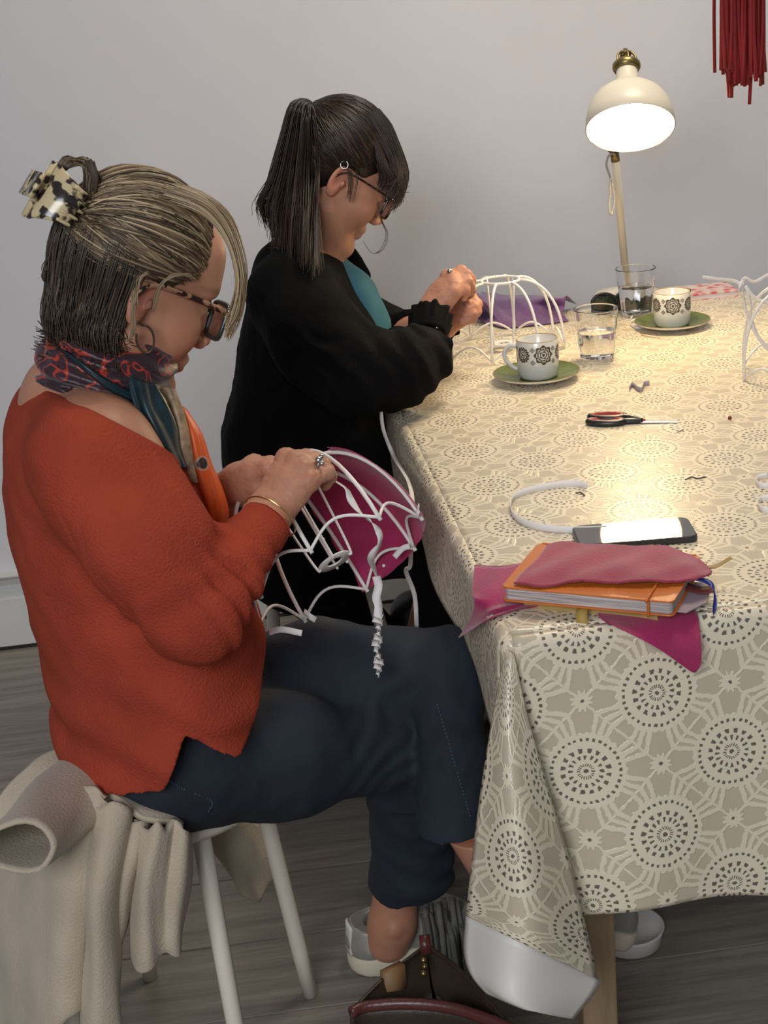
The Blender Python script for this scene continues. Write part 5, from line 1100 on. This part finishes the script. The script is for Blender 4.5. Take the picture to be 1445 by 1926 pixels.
for q_ in ([at(560, 990, 2.65), at(850, 1000, 2.60), at(850, 1230, 2.62)], [at(560, 980, 2.82), at(860, 960, 2.80), at(780, 1260, 2.85)]): s.chain(q_, [.07, .045, .035], k=.02)
tor = s.mesh()
hR = make_hand(at(812, 584, 2.600), at(800, 614, 2.575), A([(842, 522, 2.63), (850, 528, 2.615), (854, 539, 2.602), (853, 552, 2.592)]), A([(867, 509, 2.637), (877, 517, 2.625), (879, 530, 2.612), (875, 545, 2.602)]),
     A([(882, 531, 2.645), (886, 540, 2.637), (882, 551, 2.627), (873, 560, 2.612)]), A([(823, 556, 2.622), (846, 546, 2.648), (867, 540, 2.662), (883, 545, 2.656)]), h=.0018, sc=1.1, dors=nrm(-FW*.8+UP*.5))
hL = make_hand(at(838, 604, 2.700), at(820, 622, 2.715), A([(868, 564, 2.69), (876, 573, 2.676), (878, 585, 2.666), (874, 598, 2.66)]), A([(889, 562, 2.675), (897, 572, 2.66), (896, 586, 2.65), (888, 599, 2.645)]),
     A([(880, 570, 2.650), (880, 582, 2.64), (876, 593, 2.635), (868, 604, 2.635)]), A([(846, 584, 2.69), (863, 562, 2.678), (878, 551, 2.667), (887, 546, 2.657)]), h=.0018, sc=1.08, dors=nrm(RT*.8+FW*.5))
av, af = join(hd, tor, hR, hL); n_ = len(hd[0]); z_ = np.zeros(len(av)-n_)
mk('body', (av, np.array(af)), M_skin2, w2, attrs={'flush': np.concatenate([flu, z_+.15]), 'brow': np.concatenate([brw, z_])})
M_blkw = mat('black wool knit', (.0050, .0050, .0055), .97, noise=.3, nscale=20, bump=.5, bscale=300, spec=.12)
M_blkt = mat('black trousers', (.005, .005, .006), .9, bump=.3, bscale=300, spec=.2)
M_tealtop = mat('teal jersey', (.012, .115, .175), .75, noise=.15, nscale=12, bump=.2, bscale=200)
tp = SDF((-.05, 2.5, .60), (.36, 2.96, 1.0), .004)
tp.chain([at(628, 505, 2.725), at(662, 560, 2.725), at(676, 615, 2.725), at(650, 800, 2.725)], [.028, .040, .050, .070], k=.03, lat=(0, 1, 0), ratio=1.2)
tp.disp(lambda x, y, z: .003*vnoise(x, y, z, .04, 51), .02)
mk('top', tp.mesh(), M_tealtop, w2, label='teal blue jersey top')
cg = SDF((-.10, 2.32, .32), (.47, 3.04, 1.03), .0046)
cg.chain([at(566, 560, 2.73), at(580, 620, 2.73), at(590, 700, 2.73)], [.088, .106, .128], k=.05, lat=(0, 1, 0), ratio=1.45)
cg.chain([at(590, 700, 2.73), at(586, 830, 2.73), at(580, 1000, 2.73)], [.132, .152, .152], k=.05, lat=(0, 1, 0), ratio=1.3)
cg.cap(at(550, 545, 2.60), at(572, 520, 2.86), .062, k=.05); cg.cap(at(545, 500, 2.73), at(590, 478, 2.73), .05, .045, k=.04)
cg.chain([s2R, at(606, 640, 2.50), at(672, 700, 2.45)], [.076, .076, .070], k=.04)
cg.chain([at(672, 700, 2.45), at(745, 690, 2.465), at(798, 672, 2.495)], [.068, .060, .046], k=.03); cg.cap(at(798, 672, 2.495), at(806, 632, 2.548), .042, .026, k=.012); cg.cap(at(770, 650, 2.50), at(812, 655, 2.51), .035, .03, k=.02)
cg.chain([s2L, at(725, 650, 2.86), at(790, 625, 2.76)], [.07, .058, .045], k=.04); cg.cap(at(790, 625, 2.76), at(815, 612, 2.735), .04, .026, k=.012)
cg.cap(at(640, 930, 2.60), at(760, 960, 2.58), .115, .088, k=.05); cg.cap(at(640, 930, 2.80), at(760, 930, 2.80), .11, .088, k=.05)
cg.cap(at(655, 480, 2.80), at(678, 520, 2.80), .018, .02, k=.02)
ca, cb_ = at(672, 700, 2.45), at(798, 672, 2.495); cax = nrm(cb_-ca)
def cgd(x, y, z):
    p = np.stack([x, y, z], 1); q = p-ca; s_ = q@cax; m = np.exp(-(np.linalg.norm(q-s_[:, None]*cax, axis=1)/.09)**4)
    n = vnoise(x, y, z, .06, 61)
    return .006*vnoise(x, y, z, .09, 62)+.003*n+m*.004*np.sin((s_+.6*(q[:, 2])+.03*n)*2*math.pi/.05)+.0012*vnoise(x, y, z, .014, 63)
cg.disp(cgd, .03)
# open front: the cardigan edge runs down the chest
pl0, pl1 = at(638, 486, 2.64), at(722, 612, 2.62); fn_ = nrm(V((pl1-pl0)[2], 0, -(pl1-pl0)[0])); fn_ = fn_ if fn_[0] > 0 else -fn_
cg.fn(lambda X_, Y_, Z_, d: np.where((Y_ > 2.58) & (Y_ < 2.79), np.maximum(d, ((X_-pl0[0])*fn_[0]+(Z_-pl0[2])*fn_[2]).astype(np.float32)), d), lo=(.05, 2.5, .80), hi=(.40, 2.9, 1.03))
relax(mk('cardigan', cg.mesh(), M_blkw, w2, label='black knitted cardigan with puffed sleeves'))
# ruffled cuffs
def cuff(c, ax_, r, nm, w=.024):
    Bc = basis(ax_, (0, 1, 0)); G = []
    for i, u in enumerate(np.linspace(0, 1, 9)):
        row = []
        for a in np.linspace(0, 2*math.pi, 97):
            rr = r*(1+.10*math.sin(math.pi*u))+u**2*(.006+.0030*math.sin(a*11)+.002*math.sin(a*17+2)); row.append(c+Bc @ V(rr*math.cos(a), rr*math.sin(a), (u-.2)*w+u**2*.003*math.sin(a*9+1)))
        G.append(row)
    return solid(mk(nm, (np.array(G).reshape(-1, 3), gridf(9, 97)), M_blkw, w2), .003)
for c_, w_, r_ in ((at(806, 626, 2.555), at(812, 584, 2.600), .030), (at(812, 614, 2.740), at(838, 600, 2.70), .029)):
    cuff(np.asarray(c_), nrm(np.asarray(w_)-np.asarray(c_)), r_, 'cuff', .05)
for px, py in ((822, 616), (818, 630)): mk('cuff_button', ball(at(px, py, 2.535), .0034), M_silv, w2)
tr = SDF((-.10, 2.42, .02), (.48, 3.02, .66), .006)
tr.cap(at(545, 1000, 2.66), at(545, 990, 2.80), .10, .10, k=.05)
tr.chain([at(560, 1005, 2.645), at(840, 1020, 2.58)], [.090, .066], k=.04); tr.chain([at(842, 1022, 2.58), at(838, 1280, 2.62)], [.064, .055], k=.03)
tr.chain([at(560, 1000, 2.82), at(800, 1000, 2.85)], [.088, .066], k=.04); tr.chain([at(570, 1080, 2.85), at(750, 1250, 2.88), at(800, 1420, 2.9)], [.075, .055, .05], k=.03)
tr.disp(lambda x, y, z: .004*vnoise(x, y, z, .05, 71), .02)
mk('trousers', tr.mesh(), M_blkt, w2)
fa2 = at(838, 1280, 2.62); fb2 = at(800, 1420, 2.9)
M_boot = mat('black leather', (.012, .011, .011), .4)
for q in (fa2, fb2):
    bt = SDF((q[0]-.08, q[1]-.08, -.01), (q[0]+.2, q[1]+.09, .27), .005); g0 = V(q[0], q[1], .05); bt.cap(V(q[0], q[1], .2), g0, .05, .045, k=.02); bt.cap(g0, g0+V(.13, .02, -.008), .048, .036, k=.03)
    bt.fn(lambda X_, Y_, Z_, d: np.maximum(d, (.001-Z_).astype(np.float32))); mk('boot', bt.mesh(), M_boot, w2)

# spectacles, earring
g2 = empty('eyeglasses'); g2.parent = w2; g2.location = H2O-np.array(w2.location)
M_dk2 = tort_mat('dark tortoiseshell', (.08, .04, .02), (.01, .008, .007), 120, .45)
spectacles(g2, H2L, M_dk2, M_gl, w=.050, hgt=.042, thick=.0021, temple=.0026, tz=.014, xf_=.104, zc=.003)
mk('earring', ring(H2L((-.014, -.082, .028)), .0065, .0012, 20, 6, H2B[:, 0]*.4+H2B[:, 1]*.9), M_silv, w2)
mk('finger_ring', ball(at(846, 510, 2.612), .0045), M_silv, w2)
# hair
M_h2 = hair_mat('dark brown hair', [(0, (.007, .0045, .0035)), (.5, (.032, .018, .011)), (1, (.13, .078, .042))], .38)
sc2 = SDF((-.15, -.11, -.12), (.13, .11, .17), .003); sc2.ell(HC, HR*.99, k=0); sc2.cap((-.05, 0, .0), (-.05, 0, -.05), .055, .045, k=.03)
sc2.fn(lambda X_, Y_, Z_, d: np.maximum(d, (X_*.72-Z_*.69-.006).astype(np.float32)))
sc2.ell((.004, -.088, -.004), (.024, .03, .034), k=.01, op='sub'); sc2.ell((.004, .088, -.004), (.024, .03, .034), k=.01, op='sub')
sc2.fn(lambda X_, Y_, Z_, d: np.where(X_ > .012, np.maximum(d, (.024-Z_).astype(np.float32)), d))
sv_, sf_ = sc2.mesh(); S_ = []; toW2 = lambda p: H2O+np.asarray(p) @ H2B.T
tie = (at(594, 212, 2.72)-H2O) @ H2B
for i in range(900):
    s_ = random.random(); side = -1 if random.random() < .75 else 1
    key = np.array([(.082, 0, .094), (.086, side*.035, .080), (.070, side*.064, .060), (.040, side*.080, .044), (.006, side*.084, .036), (-.030, side*.082, .010), (-.055, side*.066, -.03), (-.07, side*.03, -.05)])
    a = crom(key, 60)[int(s_*59)]+RNG.normal(0, .003, 3); b_ = tie*.97+RNG.normal(0, .006, 3)
    S_.append((toW2(swept(a, b_, 14, random.random()**.7, bow=(0, side*random.uniform(-.02, .08), random.uniform(-.04, .06)), wob=.008, lo=.99, hi=1.05)), random.uniform(.0010, .0018), .0010, np.clip(random.gauss(.35, .18), 0, .9)))
for i in range(1300):                # ponytail
    u, v_ = random.gauss(0, .5), random.gauss(0, 1); e = np.clip(random.gauss(.5, .30), 0, 1); Y = 2.72-.055*abs(random.gauss(0, .55))
    endx = 490+105*e+random.gauss(0, 6); endy = 408+90*min(1, e*1.7)*random.uniform(.70, 1.05)+random.gauss(0, 8)
    pts = [at(600+3*u, 214+3*v_, 2.72), at(588-14*(1-e)+3*u, 186+6*abs(v_)+10*e, 2.715), at(549+40*e+3*u, 200+14*e+4*v_, Y), at(530+66*e+3*u, 262+6*v_, Y-.012), at(518+80*e+4*u-6*(1-e), 330+8*v_, Y-.016), at((endx+516+80*e)/2-14*(1-e)**2, (endy+350)/2, Y-.016-.09*e), at(endx+(9 if e < .25 else 0), endy+16*e, Y-.010-.165*e)]
    S_.append((crom(pts, 20), random.uniform(.0012, .0021), .0004, [np.clip(random.gauss(.28, .14), 0, .8), .33, .4, np.clip(.40+.35*random.random(), 0, 1)]))
for i in range(60):                  # ends flicking over the shoulder
    u = random.random(); pts = A([(560+25*u, 400, 2.665), (556+22*u, 440, 2.655), (540+10*u+random.gauss(0, 3), 462, 2.645), (515+35*u+random.gauss(0, 4), 466+20*random.random(), 2.645)]); S_.append((crom(pts, 12), .0014, .0004, [.4, .6, .85, .9]))
def on2(x, y, kk=1.0):
    return V(x, y, HC[2]+HR[2]*kk*math.sqrt(max(.02, 1-((x-HC[0])/(HR[0]*kk))**2-(y/(HR[1]*kk))**2)))
for i in range(760):                 # fringe
    lat_ = random.uniform(-.076, .060); w_ = abs(lat_)/.076; kk = 1.0+.07*random.random()
    a = on2(.020-.030*w_, lat_*.72, kk); b_ = on2(.060-.040*w_**1.5, lat_*.9, kk+.02)
    c_ = V(.110-.038*w_**2, lat_*1.08, .070-.010*w_+random.gauss(0, .003)); d_ = V(.121-.044*w_**2, lat_*1.14, .046+random.gauss(0, .004)); f_ = V(.122-.050*w_**2+random.gauss(0, .004), lat_*1.13, .024+random.gauss(0, .010)+.008*w_)
    S_.append((toW2(crom([a, b_, c_, d_, f_], 16)), random.uniform(.0010, .0017), .0004, [np.clip(random.gauss(.26, .12), 0, .8), .33, .45, .70]))
for i in range(260):                 # temple hair joining the fringe
    u = random.random(); y_ = -.060-.016*random.random(); a = on2(.0+.035*u, y_*.9, 1.03); b_ = V(.030+.035*u, y_*1.10, .066-.01*u); c_ = V(.052+.038*u, y_*1.12, .040); d_ = V(.054+.036*u, y_*1.10, .030+random.gauss(0, .007))
    S_.append((toW2(crom([a, b_, c_, d_], 14)), .0014, .0004, np.clip(random.gauss(.34, .12), 0, .8)))
for q in range(3):
    pts = A([(708+2*q, 372, 2.69), (716+q, 412, 2.685), (726+2*q, 440, 2.685), (716+3*q, 468, 2.685), (700, 476, 2.685), (682, 452, 2.687)]); S_.append((crom(pts, 26), .0007, .0004, .8))
for i in range(9):                  # sideburn wisps before the ear
    u = random.random(); pts = A([(652+20*u, 318, 2.645), (655+18*u, 345, 2.64), (650+14*u+random.gauss(0, 3), 372+10*random.random(), 2.642)]); S_.append((crom(pts, 9), .0011, .0004, .35))
(hv_, hf_), tn_ = hair_mesh(S_); hv2, hf2 = join((toW2(sv_), sf_), (hv_, hf_))
mk('hair', (hv2, np.array(hf2)), M_h2, w2, attrs={'tint': np.concatenate([np.full(len(sv_), .2), tn_])}, label='dark brown hair in a high ponytail with fringe')
mk('hair_tie', ring(at(597, 212, 2.72), .017, .005, 24, 8, nrm(at(582, 188, 2.72)-at(604, 220, 2.72))), M_blk, w2)

# ================================================================== handbag and fringe on the floor in front
M_nyl = mat('dark olive-brown nylon', (.040, .026, .014), .4, noise=.35, nscale=18, bump=.25, bscale=120); M_lea = mat('burgundy brown leather', (.085, .022, .018), .35, bump=.2, bscale=200); M_tan = mat('tan lining', (.22, .12, .05), .6)
bag = empty('handbag', (.13, 1.46, 0)); tag(bag, 'dark brown nylon handbag with burgundy leather trim on the floor', 'handbag')
zt = .275
Pk, Lf, Rt_ = atz(803, 1778, zt+.01), atz(660, 1905, zt), atz(968, 1938, zt); Fr = atz(800, 2090, zt)
front = crom([Lf, atz(690, 1893, zt), atz(770, 1888, zt), atz(850, 1896, zt), atz(920, 1918, zt), Rt_], 30)
backl = crom([Lf, atz(700, 1862, zt+.004), atz(745, 1822, zt+.008), Pk], 18); backr = crom([Pk, atz(860, 1820, zt+.008), atz(915, 1878, zt+.004), Rt_], 18)
cen = V(*((Lf+Rt_+Pk)/3)); cen[2] = 0
def wall(top, nm, m_, lo=.002, sh=.96):
    G = np.array([[np.array([cen[0]+(p[0]-cen[0])*(1+(sh-1)*k+.06*math.sin(math.pi*k)), cen[1]+(p[1]-cen[1])*(1+(sh-1)*k+.06*math.sin(math.pi*k)), p[2]*(1-k)+lo*k]) for p in top] for k in np.linspace(0, 1, 14)])
    return solid(mk(nm, (G.reshape(-1, 3), gridf(14, len(top))), m_, bag), .003)
wall(np.vstack([backl, backr[1:]]), 'back_wall', M_nyl); wall(front, 'front_wall', M_nyl)
bev = np.vstack([front, backr[::-1][1:], backl[::-1][1:-1]]); n = len(bev)
mk('base', ([list(cen+(V(p[0], p[1], 0)-V(cen[0], cen[1], 0))*.96+V(0, 0, .003)) for p in bev], [list(range(n))]), M_nyl, bag)
mk('leather_rim', tube(front, .0065, 10, flat=1.2), M_lea, bag, label='burgundy leather rim')
for tp_ in (backl, backr): mk('zip_tape', tube(tp_, .0028, 8), M_nyl, bag)
mk('inner_fold', (lambda vf: vf)(patch([[backl[4], backl[10], backl[-1]], [backl[4]*.5+front[8]*.5-V(0, 0, .03), backl[10]*.5+front[12]*.5-V(0, 0, .05), Pk*.6+front[15]*.4-V(0, 0, .04)], [front[6]-V(0, 0, .02), front[12]-V(0, 0, .03), front[16]-V(0, 0, .03)]], 14, 14)), M_nyl, bag)
mk('inner_fold', patch([[backr[0]-V(0, 0, .004), backr[8], backr[-2]], [Pk*.6+front[16]*.4-V(0, 0, .035), backr[8]*.5+front[20]*.5-V(0, 0, .045), backr[-2]*.6+front[26]*.4-V(0, 0, .02)], [front[17]-V(0, 0, .03), front[21]-V(0, 0, .03), front[26]-V(0, 0, .02)]], 14, 14), M_nyl, bag)
mk('pouch', xf(box(0, 0, 0, .030, .012, .06), rotz(.5), atz(742, 1858, .262)), M_tan, bag, label='tan pouch inside the opening')
mk('zip_end', xf(box(0, 0, 0, .014, .008, .024), rotx(-.5), Pk+V(-.002, -.004, .004)), M_lea, bag)
mk('zip_pull', join(*[ball(atz(px, py, zt+.012), .0042) for px, py in ((797, 1806), (799, 1818), (797, 1831))]), M_brass, bag)
M_fr = mat('grey knit fringe', (.16, .155, .14), .9, noise=.3, nscale=30)
fr_ = empty('scarf', tuple(atz(850, 1790, 0))); tag(fr_, 'grey fringed scarf lying on the floor beside the silver shoe', 'scarf')
for i in range(34):
    px, py = 800+random.random()*75, 1700+random.random()*45; b_ = at(px, py, 1.93); b2 = atz(px+random.gauss(6, 8), 1800+random.random()*45, .008)
    mk('tassel_strand', tube([b_*.4+b2*.6+V(0, .05, .06*random.random()), (b_+b2)/2*.5+b2*.5+V(0, .02, .03), b2], .0048, 6, 9), M_fr, fr_)
mk('scarf_body', xf(lathe([(0, .001), (.045, .001), (.055, .02), (.045, .045), (.02, .055), (0, .057)], 24), np.diag([1.2, .8, 1]), atz(850, 1770, 0)+V(.02, .02, 0)), M_fr, fr_)
